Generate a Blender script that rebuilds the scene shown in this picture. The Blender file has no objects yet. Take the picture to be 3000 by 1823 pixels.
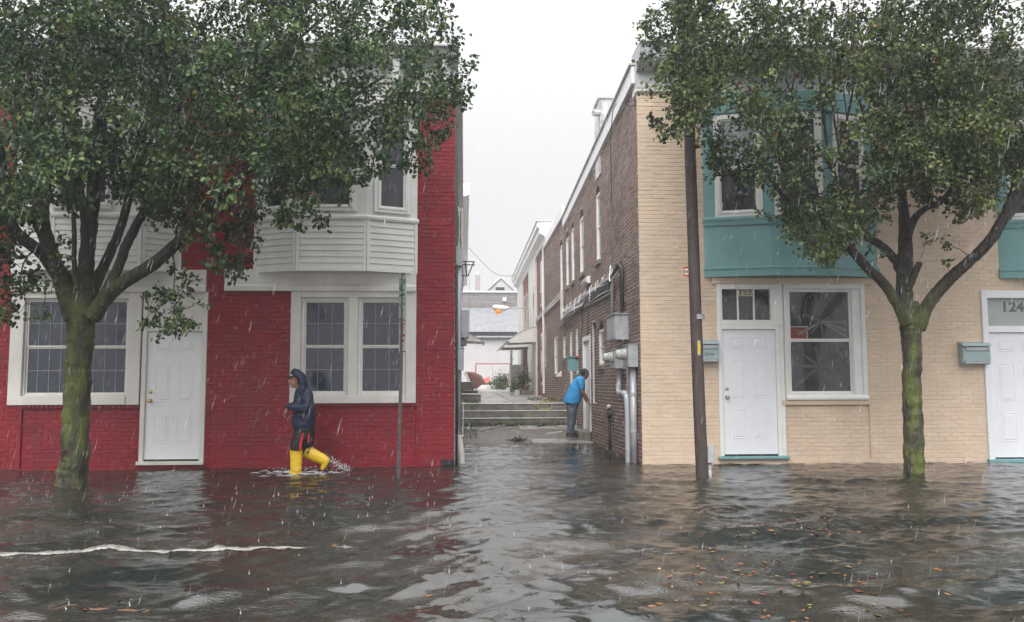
import bpy, bmesh, math, random
import numpy as np
from mathutils import Vector, Matrix
random.seed(11); rng = np.random.default_rng(11)
R = math.radians
S = bpy.context.scene
COL = S.collection

# ------------------------------------------------------------------ camera
CAM = np.array([0.0, -13.7, 1.27]); FPX = 2500.0; CX, CY = 1500.0, 911.5
YAW = math.atan(139 / 2500); PIT = math.atan(219 / 2500); ROLL = 0.003
fw = np.array([math.sin(YAW) * math.cos(PIT), math.cos(YAW) * math.cos(PIT), math.sin(PIT)])
rt = np.array([math.cos(YAW), -math.sin(YAW), 0.0]); up = np.cross(rt, fw)
rt2 = rt * math.cos(ROLL) - up * math.sin(ROLL); up2 = up * math.cos(ROLL) + rt * math.sin(ROLL)
cam = bpy.data.objects.new('camera', bpy.data.cameras.new('camera')); COL.objects.link(cam)
cam.data.sensor_width = 36; cam.data.lens = 36 * FPX / 3000; cam.data.clip_end = 1000; cam.data.clip_start = 0.05
cam.matrix_world = Matrix(((rt2[0], up2[0], -fw[0], CAM[0]), (rt2[1], up2[1], -fw[1], CAM[1]),
                           (rt2[2], up2[2], -fw[2], CAM[2]), (0, 0, 0, 1)))
S.camera = cam

# ------------------------------------------------------------------ sky, sun, exposure (overcast, rain)
SUN_EL, SUN_AZ = R(46), R(196)
W = bpy.data.worlds.new('World'); S.world = W; W.use_nodes = True
nt = W.node_tree; nt.nodes.clear()
def wn(t, **k):
    n = nt.nodes.new(t)
    for a, b in k.items(): setattr(n, a, b)
    return n
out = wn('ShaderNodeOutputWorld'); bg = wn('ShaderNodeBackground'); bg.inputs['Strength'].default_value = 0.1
sky = wn('ShaderNodeTexSky', sky_type='NISHITA', sun_disc=False, sun_elevation=SUN_EL, sun_rotation=SUN_AZ)
hs = wn('ShaderNodeHueSaturation'); hs.inputs['Saturation'].default_value = 0.15
tc = wn('ShaderNodeTexCoord'); sep = wn('ShaderNodeSeparateXYZ')
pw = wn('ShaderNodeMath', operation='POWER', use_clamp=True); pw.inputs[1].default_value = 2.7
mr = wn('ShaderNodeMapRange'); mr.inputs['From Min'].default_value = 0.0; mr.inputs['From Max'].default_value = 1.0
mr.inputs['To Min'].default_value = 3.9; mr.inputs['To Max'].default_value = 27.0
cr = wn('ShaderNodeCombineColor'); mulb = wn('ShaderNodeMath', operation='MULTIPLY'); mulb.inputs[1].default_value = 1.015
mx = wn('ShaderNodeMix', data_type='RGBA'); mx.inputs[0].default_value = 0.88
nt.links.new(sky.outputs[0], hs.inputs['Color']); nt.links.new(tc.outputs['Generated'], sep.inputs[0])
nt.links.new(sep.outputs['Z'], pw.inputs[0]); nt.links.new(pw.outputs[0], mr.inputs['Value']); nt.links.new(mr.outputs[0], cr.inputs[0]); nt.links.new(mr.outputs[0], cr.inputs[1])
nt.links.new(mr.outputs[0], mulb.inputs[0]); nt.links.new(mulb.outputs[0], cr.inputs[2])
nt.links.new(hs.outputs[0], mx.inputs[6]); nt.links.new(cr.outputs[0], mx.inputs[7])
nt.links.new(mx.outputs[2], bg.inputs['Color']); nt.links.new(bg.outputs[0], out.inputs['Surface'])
sun = bpy.data.objects.new('sun', bpy.data.lights.new('sun', 'SUN')); COL.objects.link(sun)
sun.data.energy = 1.5; sun.data.angle = R(40); sun.data.color = (1, .97, .93)
sd = Vector((math.sin(SUN_AZ) * math.cos(SUN_EL), math.cos(SUN_AZ) * math.cos(SUN_EL), math.sin(SUN_EL)))
sun.rotation_euler = sd.to_track_quat('Z', 'Y').to_euler()
S.view_settings.view_transform = 'Standard'; S.view_settings.look = 'None'
S.view_settings.exposure = 1.0; S.view_settings.gamma = 1.0; S.view_settings.use_curve_mapping = False
S.render.engine = 'CYCLES'
S.cycles.use_denoising = True; S.cycles.max_bounces = 8; S.cycles.transparent_max_bounces = 12
S.cycles.volume_bounces = 1; S.cycles.caustics_refractive = False

# ------------------------------------------------------------------ picture -> place
def ray(px, py): return fw * FPX + rt2 * (px - CX) + up2 * (CY - py)
def P(px, py, Y=0.0):
    d = ray(px, py); return CAM + d * ((Y - CAM[1]) / d[1])
def PX(px, py, X=2.85):
    d = ray(px, py); return CAM + d * ((X - CAM[0]) / d[0])
def G(px, py, Z=0.0):
    d = ray(px, py); return CAM + d * ((Z - CAM[2]) / d[2])
def RC(x0, x1, y0, y1, Y=0.0):            # a rectangle on a plane parallel to the street front
    ym, xm = (y0 + y1) / 2, (x0 + x1) / 2
    return P(x0, ym, Y)[0], P(x1, ym, Y)[0], P(xm, y1, Y)[2], P(xm, y0, Y)[2]
def RS(x0, x1, y0, y1, X=2.85):           # a rectangle on the alley wall: Y near, Y far, z
    ym, xm = (y0 + y1) / 2, (x0 + x1) / 2
    return PX(x1, ym, X)[1], PX(x0, ym, X)[1], PX(xm, y1, X)[2], PX(xm, y0, X)[2]

# ------------------------------------------------------------------ materials
def mat(name, rgb, rough=.5, var=.12, scale=6., bump=0., bscale=60., metal=0., spec=.5, island=0., dirt=None, dscale=1.5,
        stretch=(1, 1, 1), ramp=None, alpha=1., coat=0., trans=0., dthr=(.5, .72), damt=.7):
    m = bpy.data.materials.new(name); m.use_nodes = True; n = m.node_tree; b = n.nodes['Principled BSDF']
    L = n.links.new
    def N(t, **k):
        q = n.nodes.new(t)
        for a, c in k.items(): setattr(q, a, c)
        return q
    geo = N('ShaderNodeNewGeometry'); mp = N('ShaderNodeMapping'); mp.inputs['Scale'].default_value = stretch
    L(geo.outputs['Position'], mp.inputs['Vector'])
    no = N('ShaderNodeTexNoise'); no.inputs['Scale'].default_value = scale; no.inputs['Detail'].default_value = 6
    L(mp.outputs[0], no.inputs['Vector'])
    rp = N('ShaderNodeValToRGB')
    c = np.array(rgb[:3])
    if ramp:
        rp.color_ramp.elements[0].color = (*ramp[0], 1); rp.color_ramp.elements[1].color = (*ramp[-1], 1)
        rp.color_ramp.elements[0].position = .3; rp.color_ramp.elements[1].position = .7
        for i, q in enumerate(ramp[1:-1]):
            e = rp.color_ramp.elements.new(.3 + .4 * (i + 1) / (len(ramp) - 1)); e.color = (*q, 1)
    else:
        rp.color_ramp.elements[0].color = (*(c * (1 - var)), 1); rp.color_ramp.elements[1].color = (*np.minimum(c * (1 + var), 1), 1)
        rp.color_ramp.elements[0].position = .3; rp.color_ramp.elements[1].position = .7
    L(no.outputs['Fac'], rp.inputs[0]); col = rp.outputs[0]
    if island:
        oi = N('ShaderNodeObjectInfo'); ad = N('ShaderNodeMath', operation='ADD'); fr = N('ShaderNodeMath', operation='FRACT')
        L(geo.outputs['Random Per Island'], ad.inputs[0]); L(oi.outputs['Random'], ad.inputs[1]); L(ad.outputs[0], fr.inputs[0])
        if ramp and island >= 1:
            mixi = N('ShaderNodeMath', operation='MULTIPLY_ADD'); mixi.inputs[1].default_value = .38; mixi.inputs[2].default_value = .31
            L(fr.outputs[0], mixi.inputs[0])
            av = N('ShaderNodeMath', operation='ADD'); av2 = N('ShaderNodeMath', operation='MULTIPLY_ADD')
            L(no.outputs['Fac'], av2.inputs[0]); av2.inputs[1].default_value = 1.1; av2.inputs[2].default_value = -.55
            L(mixi.outputs[0], av.inputs[0]); L(av2.outputs[0], av.inputs[1]); L(av.outputs[0], rp.inputs[0])
        else:
            mr_ = N('ShaderNodeMapRange'); mr_.inputs['To Min'].default_value = 1 - island; mr_.inputs['To Max'].default_value = 1 + island
            L(fr.outputs[0], mr_.inputs[0]); ml = N('ShaderNodeMix', data_type='RGBA', blend_type='MULTIPLY'); ml.inputs[0].default_value = 1
            L(col, ml.inputs[6]); L(mr_.outputs[0], ml.inputs[7]); col = ml.outputs[2]
    if dirt:
        n2 = N('ShaderNodeTexNoise'); n2.inputs['Scale'].default_value = dscale; n2.inputs['Detail'].default_value = 8; n2.inputs['Roughness'].default_value = .65
        mp2 = N('ShaderNodeMapping'); mp2.inputs['Scale'].default_value = (1, 1, .45); L(geo.outputs['Position'], mp2.inputs[0]); L(mp2.outputs[0], n2.inputs['Vector'])
        r2 = N('ShaderNodeMapRange'); r2.inputs['From Min'].default_value = dthr[0]; r2.inputs['From Max'].default_value = dthr[1]; r2.inputs['To Max'].default_value = damt
        L(n2.outputs['Fac'], r2.inputs[0]); ml = N('ShaderNodeMix', data_type='RGBA'); ml.inputs[7].default_value = (*dirt, 1)
        L(r2.outputs[0], ml.inputs[0]); L(col, ml.inputs[6]); col = ml.outputs[2]
    L(col, b.inputs['Base Color'])
    rr = N('ShaderNodeMapRange'); rr.inputs['To Min'].default_value = max(0, rough - .1); rr.inputs['To Max'].default_value = min(1, rough + .1)
    L(no.outputs['Fac'], rr.inputs[0]); L(rr.outputs[0], b.inputs['Roughness'])
    b.inputs['Metallic'].default_value = metal; b.inputs['Specular IOR Level'].default_value = spec
    if alpha < 1: b.inputs['Alpha'].default_value = alpha
    if coat: b.inputs['Coat Weight'].default_value = coat; b.inputs['Coat Roughness'].default_value = .15
    if trans: b.inputs['Transmission Weight'].default_value = trans
    if bump:
        n3 = N('ShaderNodeTexNoise'); n3.inputs['Scale'].default_value = bscale; n3.inputs['Detail'].default_value = 5
        L(mp.outputs[0], n3.inputs['Vector']); bp = N('ShaderNodeBump'); bp.inputs['Strength'].default_value = min(1, bump); bp.inputs['Distance'].default_value = .01 * max(1, bump)
        L(n3.outputs['Fac'], bp.inputs['Height']); L(bp.outputs[0], b.inputs['Normal'])
    return m

RED = mat('red_paint', (.24, .004, .014), .42, .14, 3, .35, 45, island=.07, dirt=(.13, .012, .022), dscale=1.1, damt=.7)
BEIGE = mat('beige_paint', (.65, .51, .385), .5, .06, 2.5, .35, 45, island=.04, dirt=(.52, .43, .33), dscale=1.1, damt=.4)
BRICK = mat('red_brick', (.2, .09, .08), .6, ramp=[(.10, .068, .058), (.18, .098, .075), (.26, .155, .125), (.145, .098, .083)], scale=5, bump=.5, bscale=50, island=1, dirt=(.05, .045, .04), dscale=.8, damt=.55)
BRICK2 = mat('brick_far', (.26, .11, .09), .7, ramp=[(.17, .08, .07), (.27, .12, .10), (.31, .15, .12)], scale=5, island=1)
MORTAR = mat('mortar', (.62, .57, .54), .8, .25, 7, .4, 60, dirt=(.09, .08, .07), dscale=1.2)
WHITE = mat('white_trim', (.76, .76, .75), .4, .05, 4, .15, 30, dirt=(.48, .46, .43), dscale=2.2, dthr=(.56, .8), damt=.5)
CREAM = mat('cream_trim', (.70, .68, .64), .45, .06, 3, .15, 30, dirt=(.45, .42, .38), dscale=2.0, dthr=(.52, .8), damt=.5)
DOOR = mat('white_door', (.82, .82, .83), .32, .03, 2, .06, 20)
DOORB = mat('pale_door', (.75, .765, .80), .32, .03, 2, .06, 20)
SIDING = mat('vinyl_siding', (.72, .71, .69), .4, .05, 3, .1, 40, dirt=(.45, .43, .40), dscale=1.6, damt=.35)
GREYT = mat('grey_trim', (.50, .52, .54), .5, .1, 3, .2, 30, dirt=(.3, .31, .32), dscale=2)
TEAL = mat('teal_paint', (.165, .34, .355), .42, .07, 2.5, .2, 30, dirt=(.08, .21, .22), dscale=1.4, damt=.35)
PANE = mat('window_glass', (.035, .038, .045), .07, .3, 1.5, 0, spec=.5)
BLIND = mat('blind_glass', (.038, .045, .068), .12, .25, 90, 0, spec=.6, stretch=(.03, .03, 1))
CURT = mat('curtained_glass', (.33, .36, .38), .15, .3, 2.2, spec=.6, stretch=(2, 2, .5))
PANEG = mat('frosted_glass', (.33, .37, .35), .3, .06, 3)
MUNT = mat('muntin', (.24, .25, .29), .5, .1)
DARK = mat('dark_gap', (.015, .015, .016), .7, .2)
METAL = mat('galvanised_grey', (.40, .42, .43), .42, .12, 9, .1, 40, metal=.15, dirt=(.2, .2, .2), dscale=3)
PIPE = mat('grey_conduit', (.44, .45, .48), .35, .08, 9, metal=.15, dirt=(.17, .17, .17), dscale=4)
PVC = mat('plastic_pipe', (.58, .55, .52), .4, .08, 5)
BLACK = mat('black_cable', (.03, .03, .033), .45, .2, 20)
CABLE = mat('grey_cable', (.68, .68, .68), .45, .25, 12)
BRASS = mat('brass', (.6, .38, .12), .25, .1, 10, metal=1)
STEEL = mat('steel_knob', (.45, .42, .42), .25, .1, 10, metal=1)
CONC = mat('wet_concrete', (.32, .31, .29), .28, .2, 3, .5, 40, dirt=(.12, .11, .09), dscale=.9, spec=.6)
STEPC = mat('mossy_concrete', (.17, .16, .135), .5, .3, 5, .7, 35, dirt=(.055, .06, .04), dscale=1.8)
STEPT = mat('wet_tread', (.44, .44, .43), .22, .2, 5, .3, 35, spec=.7)
MUD = mat('mud', (.10, .085, .07), .4, .3, 6, .8, 30)
ASPH = mat('asphalt', (.05, .05, .05), .6, .2, 8)
POLE = mat('creosote_pole', (.062, .045, .040), .55, .35, 10, 1., 30, stretch=(3, 3, .25), dirt=(.10, .085, .08), dscale=5)
ORANGE = mat('orange_plastic', (.50, .10, .05), .4, .1)
MAROON = mat('maroon_cloth', (.17, .07, .06), .7, .2)
TERRA = mat('terracotta', (.3, .1, .06), .7, .2)
YELLOWH = mat('yellow_hose', (.42, .30, .10), .4, .1)
SHINGLE = mat('asphalt_shingle', (.23, .235, .25), .6, .2, 9, island=.15)
GARAGE = mat('garage_wall', (.50, .49, .50), .6, .05, 1.5)
WOODG = mat('grey_boards', (.21, .195, .195), .7, .2, 4, island=.15)
FRAMEM = mat('maroon_pipe', (.3, .05, .06), .5, .1)
SKIN = mat('skin', (.42, .20, .14), .5, .08, 20)
SKIN2 = mat('tanned_skin', (.24, .12, .085), .5, .08, 20)
JACKET = mat('navy_rain_jacket', (.010, .018, .055), .5, .4, 12, 1., 22, spec=.5)
BLKF = mat('black_fabric', (.012, .012, .013), .6, .3, 12, .8, 25)
REDF = mat('red_fabric', (.45, .012, .02), .6, .1)
YEL = mat('yellow_rubber', (.80, .52, .015), .28, .06, 8, .15, 14, spec=.6)
SHIRT = mat('blue_tshirt', (.025, .27, .58), .7, .12, 9, .9, 16)
JEANS = mat('wet_jeans', (.09, .11, .15), .65, .35, 10, .8, 20)
HAIR = mat('dark_hair', (.012, .010, .010), .6, .3, 60)
SIGNW = mat('sign_white', (.62, .68, .66), .35, .05)
SIGNG = mat('sign_green', (.08, .32, .24), .4, .05)
SIGNR = mat('sign_red', (.5, .03, .03), .4, .05)
GALV = mat('weathered_post', (.13, .12, .125), .5, .25, 14, metal=.3)
TAGY = mat('yellow_tag', (.75, .55, .03), .4, .05)
NEON = mat('red_sign_face', (.26, .05, .04), .4, .2, 40)
TAPE = mat('silver_tape', (.30, .31, .32), .35, .2, 30)
WEED = mat('weeds', (.05, .085, .03), .55, ramp=[(.03, .06, .02), (.07, .11, .035), (.13, .13, .05)], island=1)
FLOWER = mat('white_flowers', (.6, .62, .5), .6, .2)
PAINTL = mat('road_paint', (.25, .245, .225), .3, .35, 14, dirt=(.16, .15, .12), dscale=5, dthr=(.5, .68), damt=.8)
FOAM = mat('spray', (.80, .82, .84), .2, .05, 10, alpha=.6)
RAIN = mat('raindrop', (.85, .87, .9), .1, .02, 10, alpha=.36)

def leafmat(name, cols):
    m = mat(name, cols[0], .45, ramp=cols, scale=1.3, island=1, spec=.4)
    n = m.node_tree; b = n.nodes['Principled BSDF']; src = b.inputs['Base Color'].links[0].from_socket
    tr = n.nodes.new('ShaderNodeBsdfTranslucent'); mxs = n.nodes.new('ShaderNodeMixShader'); mxs.inputs[0].default_value = .28
    n.links.new(src, tr.inputs[0]); n.links.new(b.outputs[0], mxs.inputs[1]); n.links.new(tr.outputs[0], mxs.inputs[2])
    n.links.new(mxs.outputs[0], n.nodes['Material Output'].inputs['Surface']); return m
LEAF = leafmat('pear_leaves', [(.014, .036, .017), (.026, .062, .026), (.06, .115, .038), (.14, .19, .06)])
LEAF2 = leafmat('pear_leaves_light', [(.020, .042, .016), (.040, .075, .024), (.09, .135, .038), (.18, .205, .065)])
TURN = leafmat('turning_leaves', [(.22, .20, .05), (.22, .12, .05), (.20, .06, .05)])

def barkmat():
    m = mat('bark', (.028, .024, .020), .6, .5, 14, 3., 30, stretch=(1.6, 1.6, .3))
    n = m.node_tree; b = n.nodes['Principled BSDF']; src = b.inputs['Base Color'].links[0].from_socket
    g = n.nodes.new('ShaderNodeNewGeometry'); s = n.nodes.new('ShaderNodeSeparateXYZ'); n.links.new(g.outputs['Position'], s.inputs[0])
    r = n.nodes.new('ShaderNodeMapRange'); r.inputs['From Min'].default_value = 2.95; r.inputs['From Max'].default_value = 1.9; n.links.new(s.outputs['Z'], r.inputs[0])
    no = n.nodes.new('ShaderNodeTexNoise'); no.inputs['Scale'].default_value = 7; no.inputs['Detail'].default_value = 7
    mp = n.nodes.new('ShaderNodeMapping'); mp.inputs['Scale'].default_value = (1, 1, .35); n.links.new(g.outputs['Position'], mp.inputs[0]); n.links.new(mp.outputs[0], no.inputs['Vector'])
    r2 = n.nodes.new('ShaderNodeMapRange'); r2.inputs['From Min'].default_value = .36; r2.inputs['From Max'].default_value = .62; n.links.new(no.outputs['Fac'], r2.inputs[0])
    mu = n.nodes.new('ShaderNodeMath'); mu.operation = 'MULTIPLY'; n.links.new(r.outputs[0], mu.inputs[0]); n.links.new(r2.outputs[0], mu.inputs[1])
    mc = n.nodes.new('ShaderNodeMix'); mc.data_type = 'RGBA'; mc.inputs[7].default_value = (.105, .125, .022, 1)
    n.links.new(mu.outputs[0], mc.inputs[0]); n.links.new(src, mc.inputs[6]); n.links.new(mc.outputs[2], b.inputs['Base Color'])
    return m
BARK = barkmat()

# ------------------------------------------------------------------ mesh building
class Frame:                      # u along the wall, w out of it, z up
    def __init__(s, o, u, w): s.o = np.array(o, float); s.u = np.array(u, float); s.w = np.array(w, float)
    def __call__(s, u, w, z): return s.o + s.u * u + s.w * w + np.array([0, 0, z])
FRONT = Frame((0, 0, 0), (1, 0, 0), (0, -1, 0))

class MB:
    def __init__(s): s.v = []; s.f = []; s.mi = []
    def add(s, vs, fs, m=0):
        k = len(s.v); s.v.extend([tuple(map(float, q)) for q in vs]); s.f.extend([tuple(i + k for i in f) for f in fs]); s.mi.extend([m] * len(fs)); return s
    def box(s, u0, u1, w0, w1, z0, z1, F=FRONT, m=0):
        c = [F(u, w, z) for z in (z0, z1) for w in (w0, w1) for u in (u0, u1)]
        return s.add(c, [(0, 1, 5, 4), (2, 6, 7, 3), (0, 4, 6, 2), (1, 3, 7, 5), (4, 5, 7, 6), (0, 2, 3, 1)], m)
    def bev(s, u0, u1, w0, w1, z0, z1, b=.01, F=FRONT, m=0):     # box whose outer face is chamfered
        c = [F(*q) for q in [(u0, w0, z0), (u1, w0, z0), (u1, w0, z1), (u0, w0, z1), (u0, w1 - b, z0), (u1, w1 - b, z0), (u1, w1 - b, z1), (u0, w1 - b, z1),
                              (u0 + b, w1, z0 + b), (u1 - b, w1, z0 + b), (u1 - b, w1, z1 - b), (u0 + b, w1, z1 - b)]]
        return s.add(c, [(0, 1, 5, 4), (1, 2, 6, 5), (2, 3, 7, 6), (3, 0, 4, 7), (4, 5, 9, 8), (5, 6, 10, 9), (6, 7, 11, 10), (7, 4, 8, 11), (8, 9, 10, 11), (0, 3, 2, 1)], m)
    def prism(s, poly, z0, z1, m=0):                                  # plan polygon, extruded up
        n = len(poly); vs = [(x, y, z0) for x, y in poly] + [(x, y, z1) for x, y in poly]
        return s.add(vs, [tuple(range(n))[::-1], tuple(range(n, 2 * n))] + [(i, (i + 1) % n, n + (i + 1) % n, n + i) for i in range(n)], m)
    def sect(s, poly, u0, u1, F=FRONT, m=0):                          # (w,z) section swept along u
        n = len(poly); vs = [F(u0, w, z) for w, z in poly] + [F(u1, w, z) for w, z in poly]
        return s.add(vs, [tuple(range(n)), tuple(range(n, 2 * n))[::-1]] + [(i, n + i, n + (i + 1) % n, (i + 1) % n) for i in range(n)], m)
    def tube(s, pts, rad, n=8, m=0, cap=True, flat=1.):
        pts = [np.array(p, float) for p in pts]; rad = list(rad) if hasattr(rad, '__len__') else [rad] * len(pts)
        t0 = pts[1] - pts[0]; t0 /= np.linalg.norm(t0) + 1e-9
        a = np.cross(t0, (0, 0, 1.)); a = a if np.linalg.norm(a) > .1 else np.cross(t0, (1., 0, 0)); a /= np.linalg.norm(a)
        vs = []
        for i, p in enumerate(pts):
            t = pts[min(i + 1, len(pts) - 1)] - pts[max(i - 1, 0)]; t /= np.linalg.norm(t) + 1e-9
            a = a - t * a.dot(t); a /= np.linalg.norm(a) + 1e-9; b = np.cross(t, a)
            for k in range(n):
                th = 2 * math.pi * k / n; vs.append(p + (a * math.cos(th) + b * math.sin(th) * flat) * rad[i])
        fs = [(i * n + k, i * n + (k + 1) % n, (i + 1) * n + (k + 1) % n, (i + 1) * n + k) for i in range(len(pts) - 1) for k in range(n)]
        if cap: fs += [tuple(range(n))[::-1], tuple(range((len(pts) - 1) * n, len(pts) * n))]
        return s.add(vs, fs, m)
    def rings(s, rs, n=20, m=0, e=1.):                               # rs: (centre, half-axis a, half-axis b)
        vs = []
        for c, a, b in rs:
            for k in range(n):
                th = 2 * math.pi * k / n; ct, st = math.cos(th), math.sin(th)
                if e != 1: ct = math.copysign(abs(ct) ** e, ct); st = math.copysign(abs(st) ** e, st)
                vs.append(np.array(c) + np.array(a) * ct + np.array(b) * st)
        q = len(rs); fs = [(i * n + k, i * n + (k + 1) % n, (i + 1) * n + (k + 1) % n, (i + 1) * n + k) for i in range(q - 1) for k in range(n)]
        fs += [tuple(range(n))[::-1], tuple(range((q - 1) * n, q * n))]
        return s.add(vs, fs, m)
    def ball(s, c, r, n=12, m=0):
        r = np.array(r if hasattr(r, '__len__') else (r, r, r), float); c = np.array(c)
        h = n // 2 + 1
        rs = []
        for i in range(1, h):
            ph = math.pi * i / h; rs.append((c + (0, 0, -math.cos(ph) * r[2]), (math.sin(ph) * r[0], 0, 0), (0, math.sin(ph) * r[1], 0)))
        k = len(s.v); s.rings(rs, n, m); return s
    def build(s, name, m, parent=None, smooth=False, **props):
        me = bpy.data.meshes.new(name); me.from_pydata(s.v, [], s.f); me.update()
        for q in (m if isinstance(m, (list, tuple)) else [m]): me.materials.append(q)
        if any(s.mi): me.polygons.foreach_set('material_index', s.mi)
        if smooth: me.polygons.foreach_set('use_smooth', [True] * len(me.polygons))
        return link(name, me, parent, **props)
def link(name, me, parent=None, **props):
    o = bpy.data.objects.new(name, me); COL.objects.link(o)
    if parent is not None: o.parent = parent
    for a, b in props.items():
        if b is not None: o[{'cat': 'category'}.get(a, a)] = b
    return o
def npmesh(name, v, f, m, parent=None, smooth=False, mi=None, **props):   # arrays, all faces same size
    me = bpy.data.meshes.new(name); k = f.shape[1]
    me.vertices.add(len(v)); me.vertices.foreach_set('co', np.asarray(v, np.float32).ravel())
    me.loops.add(f.size); me.loops.foreach_set('vertex_index', f.astype(np.int32).ravel())
    me.polygons.add(len(f)); me.polygons.foreach_set('loop_start', np.arange(0, f.size, k, dtype=np.int32))
    me.polygons.foreach_set('use_smooth', np.full(len(f), bool(smooth)))
    if mi is not None: me.polygons.foreach_set('material_index', np.asarray(mi, np.int32))
    me.update(calc_edges=True); me.validate()
    for q in (m if isinstance(m, (list, tuple)) else [m]): me.materials.append(q)
    return link(name, me, parent, **props)
def thing(name, label, cat, loc=(0, 0, 0), group=None):
    # an Empty; parts are built in world coordinates and keep them through the parent's inverse
    o = bpy.data.objects.new(name, None); COL.objects.link(o); o.empty_display_size = .2
    o['label'] = label; o['category'] = cat
    if group: o['group'] = group
    return o
def text(name, s, size, origin, F, m, parent, ext=.003, bold=.0, width=None):
    cu = bpy.data.curves.new(name, 'FONT'); cu.body = s; cu.size = size; cu.extrude = ext; cu.align_x = 'CENTER'; cu.align_y = 'CENTER'; cu.offset = bold; cu.resolution_u = 3
    t = bpy.data.objects.new(name + '_c', cu); COL.objects.link(t)
    dg = bpy.context.evaluated_depsgraph_get(); me = bpy.data.meshes.new_from_object(t.evaluated_get(dg)); bpy.data.objects.remove(t)
    co = np.empty(len(me.vertices) * 3, np.float32); me.vertices.foreach_get('co', co); co = co.reshape(-1, 3)
    if width: co[:, 0] *= width / max(1e-6, np.ptp(co[:, 0]))
    w = np.array(origin) + co[:, :1] * F.u + co[:, 1:2] * np.array([0, 0, 1]) + co[:, 2:3] * F.w
    me.vertices.foreach_set('co', w.astype(np.float32).ravel()); me.materials.clear(); me.materials.append(m)
    return link(name, me, parent)

# walls with real openings: (u0,u1,z0,z1,depth)
def wall(F, u0, u1, z0, z1, ops, name, m, parent, w=0., thick=.3, **props):
    us = sorted({u0, u1, *[q for o in ops for q in o[:2] if u0 < q < u1]}); zs = sorted({z0, z1, *[q for o in ops for q in o[2:4] if z0 < q < z1]})
    b = MB()
    for i in range(len(us) - 1):
        for j in range(len(zs) - 1):
            cu, cz = (us[i] + us[i + 1]) / 2, (zs[j] + zs[j + 1]) / 2
            if any(o[0] < cu < o[1] and o[2] < cz < o[3] for o in ops): continue
            b.add([F(us[i], w, zs[j]), F(us[i + 1], w, zs[j]), F(us[i + 1], w, zs[j + 1]), F(us[i], w, zs[j + 1])], [(0, 1, 2, 3)])
    for o in ops:
        d = o[4] if len(o) > 4 else .12
        a, c, e, g = o[:4]
        b.add([F(a, w, e), F(a, w - d, e), F(a, w - d, g), F(a, w, g)], [(0, 1, 2, 3)]); b.add([F(c, w, e), F(c, w - d, e), F(c, w - d, g), F(c, w, g)], [(0, 1, 2, 3)])
        b.add([F(a, w, e), F(c, w, e), F(c, w - d, e), F(a, w - d, e)], [(0, 1, 2, 3)]); b.add([F(a, w, g), F(c, w, g), F(c, w - d, g), F(a, w - d, g)], [(0, 1, 2, 3)])
        b.add([F(a, w - d, e), F(c, w - d, e), F(c, w - d, g), F(a, w - d, g)], [(0, 1, 2, 3)])
    return b.build(name, m, parent, **props)

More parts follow.
